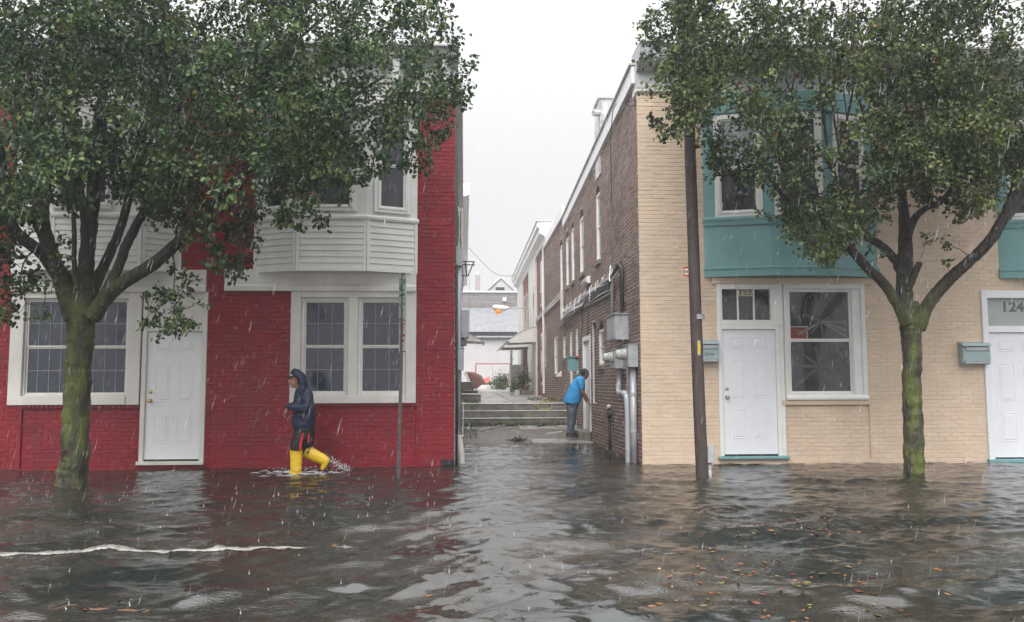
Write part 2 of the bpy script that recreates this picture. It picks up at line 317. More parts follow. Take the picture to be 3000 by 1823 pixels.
def brickwork(F, u0, u1, z0, z1, ops, w, proud, m, parent, near=None, joint=.009, H=.0677, L=.2032, stuffname='brickwork', label=None, phase=0.):
    pcs = []; j = 0; z = z0
    while z < z1 - .01:
        zt = min(z + H, z1); off = (phase + (L / 2 if j % 2 else 0)) % L; u = u0 - off; k = 0
        while u < u1:
            a, c = max(u, u0), min(u + L, u1); u += L
            segs = [(a, c)]
            for o in ops:
                if o[2] < zt - .02 and o[3] > z + .02:
                    ns = []
                    for (p, q) in segs:
                        if o[1] <= p or o[0] >= q: ns.append((p, q)); continue
                        if o[0] > p: ns.append((p, o[0]))
                        if o[1] < q: ns.append((o[1], q))
                    segs = ns
            for (p, q) in segs:
                if q - p > .03: pcs.append((p, q, z, zt))
        z += H; j += 1
    A = np.array(pcs); n = len(A); hj = joint / 2
    full = np.abs((A[:, 1] - A[:, 0]) - L) < 1e-4; ids = np.array([], int)
    if near is not None:
        cen = F.o + np.outer((A[:, 0] + A[:, 1]) / 2, F.u) + np.outer((A[:, 2] + A[:, 3]) / 2, [0, 0, 1])
        d = np.linalg.norm(cen - np.array(near), axis=1); d[~full] = 1e9; d[A[:, 2] < 0.0] = 1e9
        ids = np.argsort(d)[:300]
    # one brick: 8 outer-ring verts (back 4, rim 4) + 4 face verts
    def verts(a, c, e, g, pr, tl):
        bv = .0035
        return [(a, 0, e), (c, 0, e), (c, 0, g), (a, 0, g), (a, pr - bv, e), (c, pr - bv, e), (c, pr - bv, g), (a, pr - bv, g),
                (a + bv, pr + tl[0], e + bv), (c - bv, pr + tl[1], e + bv), (c - bv, pr + tl[1], g - bv), (a + bv, pr + tl[0], g - bv)]
    FT = np.array([(0, 1, 5, 4), (1, 2, 6, 5), (2, 3, 7, 6), (3, 0, 4, 7), (4, 5, 9, 8), (5, 6, 10, 9), (6, 7, 11, 10), (7, 4, 8, 11), (8, 9, 10, 11)])
    rest = np.setdiff1d(np.arange(n), ids); V = np.empty((len(rest), 12, 3))
    a = A[rest, 0] + hj + rng.normal(0, .0012, len(rest)); c = A[rest, 1] - hj + rng.normal(0, .0012, len(rest)); e = A[rest, 2] + hj + rng.normal(0, .0012, len(rest)); g = A[rest, 3] - hj
    pr = proud + rng.normal(0, .0014, len(rest)); t0 = rng.normal(0, .0008, len(rest)); t1 = rng.normal(0, .0008, len(rest)); bv = .0035; z0_ = np.zeros(len(rest))
    for i, q in enumerate([(a, z0_, e), (c, z0_, e), (c, z0_, g), (a, z0_, g), (a, pr - bv, e), (c, pr - bv, e), (c, pr - bv, g), (a, pr - bv, g),
                           (a + bv, pr + t0, e + bv), (c - bv, pr + t1, e + bv), (c - bv, pr + t1, g - bv), (a + bv, pr + t0, g - bv)]):
        V[:, i] = F.o + np.outer(q[0], F.u) + np.outer(q[1] + w, F.w) + np.outer(q[2], [0, 0, 1])
    Fc = (FT[None] + (np.arange(len(rest)) * 12)[:, None, None]).reshape(-1, 4)
    npmesh(stuffname, V.reshape(-1, 3), Fc, m, parent, kind='stuff')
    if len(ids):
        ms = []
        for t in range(6):
            tl = rng.normal(0, .0008, 2); vs = verts(-L / 2 + hj + rng.normal(0, .001), L / 2 - hj, -H / 2 + hj, H / 2 - hj + rng.normal(0, .0008), proud + rng.normal(0, .0014), tl)
            me = bpy.data.meshes.new('brick'); me.from_pydata([tuple(F.u * p[0] + F.w * p[1] + np.array([0, 0, p[2]])) for p in vs], [], [tuple(map(int, q)) for q in FT]); me.materials.append(m); ms.append(me)
        for i in ids:
            o = link('brick', ms[int(rng.integers(6))], parent)
            o.location = F((A[i, 0] + A[i, 1]) / 2, w, (A[i, 2] + A[i, 3]) / 2)

# a sash window set into an opening; rows/cols per sash
def window(F, u0, u1, z0, z1, w, parent, fm=WHITE, fr=.05, rail=.045, cols=1, rows=1, pane=PANE, pane_up=None, mid=.5, split=True, sill=False, mun=MUNT, mw=.011, depth=.06):
    b = MB()
    b.bev(u0, u0 + fr, w - depth, w, z0, z1, .006, F); b.bev(u1 - fr, u1, w - depth, w, z0, z1, .006, F)
    b.bev(u0 + fr, u1 - fr, w - depth, w - .002, z1 - fr, z1, .006, F); b.bev(u0 + fr, u1 - fr, w - depth, w - .002, z0, z0 + fr, .006, F)
    o = b.build('window', fm, parent)
    zm = z0 + (z1 - z0) * mid
    sashes = [(z0 + fr, zm, w - .035, pane), (zm, z1 - fr, w - .02, pane_up or pane)] if split else [(z0 + fr, z1 - fr, w - .03, pane)]
    for (a, c, ww, pm) in sashes:
        s_ = MB(); t = rail * .55
        s_.box(u0 + fr, u0 + fr + t, ww - .02, ww, a, c, F); s_.box(u1 - fr - t, u1 - fr, ww - .02, ww, a, c, F)
        s_.box(u0 + fr + t, u1 - fr - t, ww - .02, ww, a, a + t, F); s_.box(u0 + fr + t, u1 - fr - t, ww - .02, ww, c - t, c, F)
        s_.build('sash', fm, o)
        p = MB(); p.box(u0 + fr + t, u1 - fr - t, ww - .016, ww - .012, a + t, c - t, F); p.build('pane', pm, o)
        for k in range(1, cols):
            x = u0 + fr + (u1 - u0 - 2 * fr) * k / cols; MB().box(x - mw / 2, x + mw / 2, ww - .012, ww - .006, a + t, c - t, F).build('muntin', mun, o)
        for k in range(1, rows):
            x = a + (c - a) * k / rows; MB().box(u0 + fr + t, u1 - fr - t, ww - .0125, ww - .0075, x - mw / 2, x + mw / 2, F).build('muntin', mun, o)
    return o

def door(F, u0, u1, z0, z1, w, parent, m, knob, left=True):
    d = MB().box(u0, u1, w - .045, w, z0, z1, F).build('door', m, parent)
    W_, H_ = u1 - u0, z1 - z0
    for (a, c) in ((.16, .42), (.58, .84)):
        for (e, g) in ((.115, .345), (.44, .74), (.84, .925)) if H_ > 0 else ():
            p = MB(); A, C, E, Q = u0 + a * W_, u0 + c * W_, z0 + e * H_ + .02, z0 + g * H_ + .02
            # sunk moulding ring and a raised field
            for (x0, x1, y0, y1) in ((A, C, E, E + .012), (A, C, Q - .012, Q), (A, A + .012, E + .012, Q - .012), (C - .012, C, E + .012, Q - .012)):
                p.bev(x0, x1, w - .001, w + .006, y0, y1, .003, F)
            p.bev(A + .03, C - .03, w - .001, w + .007, E + .03, Q - .03, .006, F)
            p.build('door_panel', m, d)
    x = u0 + .07 if left else u1 - .07; k = MB()
    kz = z0 + H_ * .455
    k.rings([(F(x, w + q, kz), F.u * r, np.array([0, 0, r])) for q, r in ((0, .032), (.008, .032), (.012, .012), (.035, .012), (.042, .026), (.06, .028), (.068, .018))], 12)
    k.build('door_knob', knob, d, True)
    k = MB(); k.rings([(F(x, w + q, kz + .14), F.u * r, np.array([0, 0, r])) for q, r in ((0, .028), (.014, .026), (.018, .016), (.022, .01))], 12); k.build('deadbolt', knob, d, True)
    MB().box(u0 + .002, u1 - .002, w - .045, w - .004, z0 - .022, z0 - .001, F).build('door_sweep', DARK, d)
    return d

# ================================================================== GROUND AND WATER
XW = 2.85; XL = -0.165
def zplat(Y): return .81 + .0083 * (Y - 8.55)
b = MB(); b.add([(-150, -150, -.26), (150, -150, -.26), (150, 2.5, -.26), (-150, 2.5, -.26)], [(0, 1, 2, 3)])
b.add([(-150, 2.5, -.26), (150, 2.5, -.26), (150, 5.6, 0.0), (-150, 5.6, 0.0)], [(0, 1, 2, 3)])
b.add([(-150, 5.6, 0.0), (150, 5.6, 0.0), (150, 7.9, .27), (-150, 7.9, .27)], [(0, 1, 2, 3)])
b.add([(-150, 7.9, .27), (150, 7.9, .27), (150, 8.6, .30), (-150, 8.6, .30)], [(0, 1, 2, 3)])
b.add([(-150, 8.6, .30), (150, 8.6, .30), (150, 150, .9), (-150, 150, .9)], [(0, 1, 2, 3)])
b.build('street_ground', ASPH, kind='structure')
# slabs of the lower alley floor, with joints and one lifted slab, as in the picture
fl = bpy.data.objects.new('alley_floor', None); COL.objects.link(fl); fl['kind'] = 'structure'
def slab(x0, x1, y0, y1, z, th=.06, tilt=0., m=CONC, name='slab', parent=fl):
    mb = MB(); n = 6
    def zz(x, y): return z(y) + tilt * (x - x0)
    for i in range(n):
        ya, yb = y0 + (y1 - y0) * i / n, y0 + (y1 - y0) * (i + 1) / n
        if i == 0: mb.add([(x0, ya, zz(x0, ya) - th), (x1, ya, zz(x1, ya) - th), (x1, ya, zz(x1, ya)), (x0, ya, zz(x0, ya))], [(0, 1, 2, 3)])
        mb.add([(x0, ya, zz(x0, ya)), (x1, ya, zz(x1, ya)), (x1, yb, zz(x1, yb)), (x0, yb, zz(x0, yb))], [(0, 1, 2, 3)])
        for x in (x0, x1): mb.add([(x, ya, zz(x, ya) - th), (x, yb, zz(x, yb) - th), (x, yb, zz(x, yb)), (x, ya, zz(x, ya))], [(0, 1, 2, 3)])
    return mb.build(name, m, parent)
zlow = lambda y: -.028 + .31 * (y - 5.6) / 2.3
slab(-.15, 1.35, 5.5, 6.95, zlow, tilt=.008); slab(1.37, 2.6, 5.9, 7.15, lambda y: zlow(y) - .01, tilt=-.006)
slab(-.1, 1.34, 6.98, 7.7, zlow, tilt=-.004); slab(1.36, 2.8, 7.18, 7.86, zlow); slab(1.5, 2.84, 5.2, 5.88, lambda y: .03 + .05 * (y - 5.2))
mb = MB(); mb.add([(-.16, 5.3, -.02), (2.84, 5.3, -.02), (2.84, 7.94, .275), (-.16, 7.94, .275)], [(0, 1, 2, 3)]); mb.build('mud_bed', MUD, fl)
# steps
st = thing('concrete_steps', 'three broad mossy concrete steps across the alley', 'steps')
for i in range(3):
    y0 = 7.93 + .31 * i; z1 = .285 + .177 * (i + 1)
    mb = MB(); mb.box(-.16, 2.845, -(y0 + (.33 if i < 2 else .5)), -y0, (-.1 if i == 0 else z1 - .25), z1 - .02); mb.build('riser', STEPC, st)
    mb = MB(); mb.bev(-.16, 2.845, -(y0 + (.309 if i < 2 else .5)), -(y0 - .02), z1 - .019, z1, .008); mb.build('tread', STEPT, st)
# upper path
up_ = bpy.data.objects.new('upper_path', None); COL.objects.link(up_); up_['kind'] = 'structure'
ys = [9.05, 10.6, 12.3, 14.2, 16.3, 19, 22, 26, 31, 37, 42]
for i in range(len(ys) - 1):
    for (a, c) in ((-.15, 1.34), (1.37, 2.84)):
        slab(a, c, ys[i], ys[i + 1] - .02, zplat, tilt=random.uniform(-.006, .006), th=.1, name='path_slab', parent=up_)
MB().add([(-3, 9.0, .76), (6, 9.0, .76), (6, 60, 1.06), (-3, 60, 1.06)], [(0, 1, 2, 3)]).build('path_bed', MUD, up_)

# water surface: a sum of travelling waves, calmer by the walls
waves = []
wr = np.random.default_rng(5)
for k in range(90):
    lam = .10 * (1.15 / .10) ** wr.random(); th = wr.normal(R(95), R(24)); waves.append((2 * math.pi / lam, th, .0056 * lam ** .74 * (.5 + wr.random()), wr.random() * 6.28))
lam_ = [2 * math.pi / q[0] for q in waves]
def wave(x, y):
    x = np.asarray(x, float); y = np.asarray(y, float)
    xx = x + .12 * np.sin(y * 1.7 + .4 * x); yy = y + .15 * np.sin(x * 1.3 - .5 * y)
    amp = np.clip(.36 + .46 * (-y - .5) / 6.5, .33, .80) * (1 + .35 * np.sin(.9 * x + 1.3 * y) * np.sin(.6 * y - .8 * x + 1)); amp = np.where(y > 0, .33, amp)
    h = np.zeros(np.broadcast(x, y).shape)
    for i_, (k, th, a, ph) in enumerate(waves):
        damp = amp if lam_[i_] > .4 else np.maximum(amp, .5)
        h = h + a * damp * np.sin(k * (xx * math.cos(th) + yy * math.sin(th)) + ph)
    sh = h / .03
    h = h + .010 * amp * (sh * sh - .5) * .35
    return np.where(np.asarray(y) > 5, h * .2, h)
def watermat():
    m = bpy.data.materials.new('flood_water'); m.use_nodes = True; n = m.node_tree; bs = n.nodes['Principled BSDF']; L = n.links.new
    g = n.nodes.new('ShaderNodeNewGeometry')
    n0 = n.nodes.new('ShaderNodeTexNoise'); n0.inputs['Scale'].default_value = .55; n0.inputs['Detail'].default_value = 4; L(g.outputs['Position'], n0.inputs['Vector'])
    rp = n.nodes.new('ShaderNodeValToRGB'); rp.color_ramp.elements[0].position = .35; rp.color_ramp.elements[1].position = .68
    rp.color_ramp.elements[0].color = (.012, .015, .014, 1); rp.color_ramp.elements[1].color = (.034, .028, .021, 1)
    L(n0.outputs['Fac'], rp.inputs[0]); L(rp.outputs[0], bs.inputs['Base Color'])
    bs.inputs['Roughness'].default_value = .02; bs.inputs['IOR'].default_value = 1.6; bs.inputs['Specular IOR Level'].default_value = .5
    def noise(sc, st=(1, 1, 1), d=2):
        mp = n.nodes.new('ShaderNodeMapping'); mp.inputs['Scale'].default_value = st; L(g.outputs['Position'], mp.inputs[0])
        q = n.nodes.new('ShaderNodeTexNoise'); q.inputs['Scale'].default_value = sc; q.inputs['Detail'].default_value = d; L(mp.outputs[0], q.inputs['Vector']); return q.outputs['Fac']
    b1 = n.nodes.new('ShaderNodeBump'); b1.inputs['Distance'].default_value = .017; b1.inputs['Strength'].default_value = .42; L(noise(11, (.42, 1.4, 1), 3), b1.inputs['Height'])
    # patches of rain-pocked fine ripple
    msk = n.nodes.new('ShaderNodeMapRange'); msk.inputs['From Min'].default_value = .44; msk.inputs['From Max'].default_value = .60; L(noise(1.1, (1, 1, 1), 3), msk.inputs[0])
    st = n.nodes.new('ShaderNodeMath'); st.operation = 'MULTIPLY_ADD'; st.inputs[1].default_value = .50; st.inputs[2].default_value = .14; L(msk.outputs[0], st.inputs[0])
    b2 = n.nodes.new('ShaderNodeBump'); b2.inputs['Distance'].default_value = .0095; L(st.outputs[0], b2.inputs['Strength']); L(noise(75, (.5, 1.3, 1), 2), b2.inputs['Height'])
    L(b1.outputs[0], b2.inputs['Normal'])
    vo = n.nodes.new('ShaderNodeTexVoronoi'); vo.inputs['Scale'].default_value = 3.2; L(g.outputs['Position'], vo.inputs['Vector'])
    def M(op, a, b=None):
        q = n.nodes.new('ShaderNodeMath'); q.operation = op
        for i, x in enumerate((a, b)):
            if x is None: continue
            if isinstance(x, (int, float)): q.inputs[i].default_value = x
            else: L(x, q.inputs[i])
        return q.outputs[0]
    d_ = vo.outputs['Distance']; rings_ = M('MULTIPLY', M('SINE', M('MULTIPLY', d_, 75.)), M('MAXIMUM', M('SUBTRACT', 1., M('MULTIPLY', d_, 4.)), 0.))
    b3 = n.nodes.new('ShaderNodeBump'); b3.inputs['Distance'].default_value = .0022; b3.inputs['Strength'].default_value = .3; L(rings_, b3.inputs['Height']); L(b2.outputs[0], b3.inputs['Normal']); L(b3.outputs[0], bs.inputs['Normal'])
    return m
WATER = watermat()
xs = np.arange(-10.5, 11.51, .036); yv = np.concatenate([np.arange(-13.6, 0, .034), np.arange(0, 6.2, .05)])
Xg, Yg = np.meshgrid(xs, yv); Zg = wave(Xg, Yg); edge = np.minimum(np.minimum(Xg - xs[0], xs[-1] - Xg), np.minimum(Yg - yv[0], 9)); Zg *= np.clip(edge / .4, 0, 1)
V = np.stack([Xg, Yg, Zg], -1).reshape(-1, 3); ny, nx = Xg.shape; i0 = (np.arange(ny - 1)[:, None] * nx + np.arange(nx - 1)[None]).ravel()
Fq = np.stack([i0, i0 + 1, i0 + nx + 1, i0 + nx], -1)
x0, x1, y0, y1 = xs[0], xs[-1], yv[0], yv[-1]; k = len(V)
ring = np.array([(-150, -150, 0), (150, -150, 0), (150, y0, 0), (-150, y0, 0), (x0, y0, 0), (x1, y0, 0), (-150, y1, 0), (150, y1, 0), (x0, y1, 0), (x1, y1, 0)])
V = np.vstack([V, ring]); Fq = np.vstack([Fq, np.array([(0, 1, 2, 3), (3, 4, 8, 6), (5, 2, 7, 9)]) + k])
npmesh('water', V, Fq, WATER, smooth=True, kind='structure')

# ================================================================== RED ROW HOUSE
red = thing('red_rowhouse', 'red painted brick row house with white bay windows and door 120', 'house')
A1 = RC(30, 413, 856, 1187); A2 = RC(413, 604, 856, 1364); B1 = RC(851, 1219, 854, 1182)
P1 = RC(60, 405, 1196, 1362); P2 = RC(862, 1219, 1190, 1364)
BAND1 = RC(38, 606, 791, 856); BAND2 = RC(661, 1220, 791, 854)
BAYA = RC(38, 531, 640, 804); BAYB = RC(746, 1222, 645, 803)
ZTOP = P(1270, 285)[2]
def opn(r, d=.12): return (r[0], r[1], r[2], r[3], d)
opsR = [opn(A1), opn((A2[0], A2[1], -.3, A2[3])), opn(B1), opn((P1[0], P1[1], .02, P1[3]), .03), opn((P2[0], P2[1], .02, P2[3]), .03)]
wall(FRONT, -12, XL, -.3, ZTOP, opsR, 'wall', RED, red, w=-.010)
solid = [(BAND1[0], BAND1[1], BAND1[2], BAND1[3]), (BAND2[0], BAND2[1], BAND2[2], BAND2[3]), (BAYA[0], BAYA[1], BAYA[2], ZTOP), (BAYB[0], BAYB[1], BAYB[2], ZTOP)]
brickwork(FRONT, -12, XL, -.2, ZTOP, [o[:4] for o in opsR] + solid, -.010, .0058, RED, red, near=(-1.6, -.8, .9), joint=.007)
for q in (P1, P2): brickwork(FRONT, q[0] + .005, q[1] - .005, .03, q[3] - .005, [], -.039, .005, RED, red, joint=.007)
for q in (P1, P2):   # rowlock sill course under the window
    mb = MB(); n = int((q[1] - q[0]) / .068)
    for i in range(n): a = q[0] + (q[1] - q[0]) * i / n; mb.bev(a + .003, a + (q[1] - q[0]) / n - .003, -.03, .012, q[3] - .006, q[3] + .035, .004)
    mb.build('sill_course', RED, red)
# dark patch where paint is lost at the corner, and the body behind
x0, x1, z0, z1 = RC(1291, 1330, 1348, 1364); MB().box(x0, x1 + .003, .001, .0035, z0, z1).build('bare_patch', DARK, red)
MB().box(-12, XL - .02, -9.5, -.32, -.3, ZTOP + .25).build('building_body', GREYT, red)
def header(r, parent, m, lip=.022):
    MB().box(r[0], r[1], -.02, .055, r[2] + .11, r[3]).build('fascia_board', m, parent)
    mb = MB(); mb.sect([(-.02, r[2]), (.075, r[2]), (.075, r[2] + .075), (.057, r[2] + .109), (-.02, r[2] + .109)], r[0], r[1]); mb.build('fascia_lip', m, parent)
header(BAND1, red, CREAM); header(BAND2, red, CREAM)
# ground-floor window left
def surround(r, t, sillh, parent, m, w=.03, head=None, back=-.118):
    u0, u1, z0, z1 = r; hd = t if head is None else head; mb = MB()
    mb.bev(u0, u0 + t, back, w, z0, z1, .006); mb.bev(u1 - t, u1, back, w, z0, z1, .006)
    mb.bev(u0 + t, u1 - t, back, w - .003, z1 - hd, z1, .006); mb.bev(u0 + t, u1 - t, back, w + .02, z0, z0 + sillh, .008)
    mb.build('window_surround', m, parent)
surround(A1, .20, .14, red, CREAM, head=.10)
um = (A1[0] + A1[1]) / 2
MB().bev(um - .05, um + .05, -.118, .012, A1[2] + .14, A1[3] - .10, .006).build('mullion', CREAM, red)
window(FRONT, A1[0] + .20, um - .05, A1[2] + .14, A1[3] - .10, -.02, red, CREAM, .028, cols=4, rows=2, pane=BLIND)
window(FRONT, um + .05, A1[1] - .20, A1[2] + .14, A1[3] - .10, -.02, red, CREAM, .028, cols=4, rows=2, pane=BLIND)
# ground-floor windows right
surround(B1, .16, .12, red, CREAM, head=.10)
cm0, _, _, _ = RC(1020, 1050, 870, 1160); cm1 = P(1048, 1010)[0]
MB().bev(cm0, cm1, -.118, .027, B1[2] + .12, B1[3] - .10, .006).build('mullion', CREAM, red)
window(FRONT, B1[0] + .0 + .16 - .02 + .02, cm0, B1[2] + .12, B1[3] - .10, -.02, red, CREAM, .05, cols=3, rows=2, pane=BLIND)
window(FRONT, cm1, B1[1] - .16, B1[2] + .12, B1[3] - .10, -.02, red, CREAM, .05, cols=3, rows=2, pane=BLIND)
# door 120
lf = RC(427, 588, 972, 1346)
mb = MB(); mb.bev(A2[0] + .01, lf[0] - .004, -.118, .03, lf[2] - .07, A2[3], .006); mb.bev(lf[1] + .004, A2[1], -.118, .03, lf[2] - .07, A2[3], .006)
mb.bev(lf[0] - .004, lf[1] + .004, -.118, .026, lf[3] + .004, lf[3] + .07, .006); mb.build('door_frame', CREAM, red)
MB().bev(lf[0] - .004, lf[1] + .004, -.118, .012, lf[3] + .071, A2[3], .004).build('transom_panel', CREAM, red)
MB().bev(lf[0] - .1, lf[1] + .08, -.118, .06, lf[2] - .085, lf[2] - .03, .006).build('threshold', CREAM, red)
MB().box(lf[0] - .1, lf[1] + .08, -.30, -.119, -.3, A2[3]).build('door_backing', DARK, red)
door(FRONT, lf[0], lf[1], lf[2], lf[3], -.015, red, DOOR, BRASS)
c = P(498, 913.5); text('house_number', '120', .105, FRONT(c[0], .013, c[2]), FRONT, BLACK, red, width=.22)
MB().box(A2[0], A2[1], -.15, -.011, -.3, lf[2] - .086).build('door_plinth', RED, red)

def bay(root, wallA, wallB, d, fA, fB, z, m, boards, wins, sidem, sill=True, boards_n=8, trimm=None):
    """shallow three-faced bay; z = bottom, sill, window head, top; wins = [(face, a, b, z0, z1, kwargs)]"""
    XA, XB = wallA, wallB; A = np.array([XA, .0]); B = np.array([fA, -d]); C = np.array([fB, -d]); D = np.array([XB, .0])
    trimm = trimm or m
    bay_o = MB().prism([tuple(A + (0.0, .008)), tuple(A + (.012, -.0)), tuple(B + (.008, .012)), tuple(C + (-.008, .012)), tuple(D - (.012, 0)), tuple(D + (0, .008))][::-1], z[0] + .01, z[3]).build('bay', sidem, root)
    faces = []
    for (p, q) in ((A, B), (B, C), (C, D)):
        L_ = np.linalg.norm(q - p); u = np.array([*(q - p) / L_, 0]); w = np.array([u[1], -u[0], 0])
        faces.append((Frame((p[0], p[1], 0), u, w), L_))
    for k, (F, L_) in enumerate(faces):
        if boards:
            n = boards_n; zb, zt = z[0] + .03, z[1] - .04; h = (zt - zb) / n
            for i in range(n):
                mb = MB(); a = zb + i * h; e = .05
                mb.sect([(-.005, a), (.020, a), (.006, a + h - .001), (-.005, a + h - .001)], e, L_ - e, F); mb.build('siding_board', sidem, bay_o)
            MB().box(.0, .048, -.006, .024, z[0], z[1] - .04, F).build('corner_post', trimm, bay_o); MB().box(L_ - .048, L_ - .0, -.006, .024, z[0], z[1] - .04, F).build('corner_post', trimm, bay_o)
            MB().box(.049, L_ - .049, -.006, .022, z[0], z[0] + .029, F).build('bottom_rail', trimm, bay_o)
        # sill moulding and upper casing
        mb = MB(); s0 = z[1] - .039; mb.sect([(-.01, s0), (.03, s0), (.045, s0 + .03), (.045, z[1] + .02), (.03, z[1] + .04), (-.01, z[1] + .04)], -.015, L_ + .015, F); mb.build('sill_moulding', trimm, bay_o)
        # casing posts beside windows
    for (k, a, c, e, g, kw) in wins:
        F, L_ = faces[k]; t = kw.pop('t', .06); jm = kw.pop('fm', WHITE)
        a, c = a * L_, c * L_
        mb = MB(); mb.bev(a - t, a, -.004, .03, e - .02, g + t, .005, F); mb.bev(c, c + t, -.004, .03, e - .02, g + t, .005, F); mb.bev(a, c, -.004, .028, g, g + t, .005, F); mb.bev(a, c, -.004, .034, e - .02, e + .03, .005, F)
        mb.build('window_casing', jm, root)
        window(F, a, c, e + .03, g, .046, root, jm, .035, depth=.045, **kw)
    return bay_o, faces

zb = [P(984, 802)[2], P(984, 645)[2] - .02, P(984, 353)[2], P(984, 325)[2]]
wz0, wz1 = P(970, 618, -.25)[2], P(970, 353, -.25)[2]
dB = .33
fB0, fB1 = P(868, 720, -dB)[0], P(1074, 720, -dB)[0]
ws = [(0, .22, .80, wz0, wz1, dict(t=.05, pane=PANE)), (1, .18, .80, wz0, wz1, dict(t=.06, pane=PANE)), (2, .20, .78, wz0, wz1, dict(t=.06, pane=PANE))]
bay(red, BAYB[0], BAYB[1], dB, fB0, fB1, [zb[0], zb[1], zb[2], wz1 + .16], SIDING, True, ws, SIDING, trimm=WHITE)
fA0, fA1 = P(150, 720, -dB)[0], P(415, 720, -dB)[0]
ws = [(0, .2, .8, wz0, wz1, dict(t=.05)), (1, .03, .34, wz0, wz1, dict(t=.04)), (1, .40, .62, wz0, wz1, dict(t=.04)), (2, .2, .8, wz0, wz1, dict(t=.05))]
bay(red, BAYA[0], BAYA[1], dB, fA0, fA1, [zb[0], zb[1], zb[2], wz1 + .16], SIDING, True, ws, SIDING, trimm=WHITE)
for (a, c) in ((BAYA[0], BAYA[1]), (BAYB[0], BAYB[1])):
    mb = MB(); mb.prism([(a - .02, .005), (a + .2, -.34), (c - .2, -.34), (c + .02, .005)][::-1], wz1 + .161, wz1 + .25); mb.build('bay_cap', WHITE, red)
    n = 4; zt0, zt1 = wz1 + .251, ZTOP
    for i in range(n): h = (zt1 - zt0) / n; MB().sect([(-.01, zt0 + i * h), (.028, zt0 + i * h), (.012, zt0 + (i + 1) * h - .001), (-.01, zt0 + (i + 1) * h - .001)], a, c).build('clapboard', SIDING, red)
# frieze and cornice
zf1, zc1 = P(1270, 206)[2], P(1270, 160)[2]
MB().box(-12, XL + .01, -.3, .03, ZTOP, zf1).build('frieze', WHITE, red)
MB().sect([(.03, zf1), (.09, zf1 + .02), (.12, zf1 + .10), (.30, zf1 + .14), (.32, zc1 - .03), (.36, zc1), (-.3, zc1), (-.3, zf1)], -12, XL + .05).build('cornice', GREYT, red)
MB().box(-12, XL + .07, -.35, .38, zc1 + .001, zc1 + .03).build('cornice_cap', WHITE, red)
for i in range(14):
    x = XL - .15 - i * .8; MB().bev(x - .06, x + .06, .03, .24, zf1 - .26, zf1 + .10, .015).build('cornice_bracket', WHITE, red)
# alley side of the red house: weathered boards, eave gutter
SIDEL = Frame((XL, 0, 0), (0, 1, 0), (1, 0, 0))
WBOARD = mat('peeling_boards', (.62, .61, .60), .75, .35, 9, .8, 30, dirt=(.16, .14, .13), dscale=3, dthr=(.42, .62))
for i in range(52):
    z = -.15 + i * .125
    if z + .124 < zf1: MB().sect([(-.02, z), (.006, z), (-.006, z + .124), (-.02, z + .124)], .012, 9.5, SIDEL).build('side_board', WBOARD, red)
MB().sect([(-.02, 6.12), (.0, 6.10), (.12, 6.16), (.125, 6.30), (-.02, 6.32)], .06, 9.45, SIDEL).build('eave_gutter', GREYT, red)

# ------------------------------------------------------------------ next building on the left side of the alley
lb = thing('white_alley_house', 'pale two-storey building behind the red house, with heavy white cornice', 'house')
MB().box(-6, XL - .01, -31, -9.62, -.3, 6.9).build('wall', WBOARD, lb)
MB().sect([(0, 6.35), (.06, 6.38), (.12, 6.5), (.28, 6.55), (.30, 6.85), (0, 6.88)], 9.62, 31, SIDEL).build('cornice', WHITE, lb)
MB().sect([(0, 5.9), (.05, 5.9), (.05, 6.349), (0, 6.349)], 9.62, 31, SIDEL).build('frieze', GREYT, lb)
for i in range(9):
    y = 12 + i * 2.1; MB().bev(y, y + .8, 0, .03, 4.2, 5.6, .01, SIDEL).build('window_frame', WHITE, lb)
for (zA, zB) in ((1.0, 3.0),):
    for y in (12.5, 17.2, 25): MB().bev(y, y + .85, 0, .03, zA + .1, zB, .01, SIDEL).build('window_frame', WHITE, lb)
def awning(label, y0, y1, xw, sgn, proj, zw, zt, mname):
    t = thing('awning', label, 'awning'); n = 7
    prof = [(proj * i / n, zw - (zw - zt) * (i / n) ** 1.6) for i in range(n + 1)]
    F = Frame((xw, 0, 0), (0, 1, 0), (sgn, 0, 0))
    MB().sect([(a, q) for a, q in prof] + [(a, q - .04) for a, q in prof[::-1]], y0, y1, F).build('canopy', SIDING, t)
    for yy in (y0 - .02, y1):
        MB().sect([(a, q - .042) for a, q in prof[:-1]] + [(prof[-1][0] * .82, zt + .02), (0, zt + .06)], yy, yy + .02, F).build('side_panel', SIDING, t)
    for k in range(6):
        y = y0 + (y1 - y0) * k / 5 - .02; MB().sect([(a, q + .03) for a, q in prof] + [(a, q + .001) for a, q in prof[::-1]], y, y + .04, F).build('rib', PIPE, t)
    return t
awning('metal door awning on the left alley wall, beside the electric boxes', 19.5, 21.3, XL, 1, .95, 3.34, 2.96, 'a')

# ------------------------------------------------------------------ BEIGE ROW HOUSE, front
bg_ = thing('beige_rowhouse', 'beige painted brick row house with teal bays and a bare brick alley wall', 'house')
FR2 = RC(2104, 2298, 833, 1345); WN = RC(2298, 2536, 833, 1171); PN = RC(2294, 2551, 1187, 1348)
D3 = RC(2884, 3090, 852, 1359)
ZB = P(1900, 272)[2]
opsB = [opn((FR2[0], FR2[1], .02, FR2[3])), opn(WN), opn((PN[0], PN[1], PN[2], PN[3]), .03), opn((D3[0], D3[1], -.3, D3[3]))]
bays = [(P(2064, 720)[0], P(2569, 720)[0]), (P(2925, 720)[0], P(3440, 720)[0])]
wall(FRONT, XW, 14, -.3, ZB, opsB, 'wall', BEIGE, bg_, w=-.010)
zbb = P(2300, 814)[2]; band = RC(2085, 2553, 815, 833)
solidB = [(a, c, zbb, ZB) for a, c in bays] + [band]
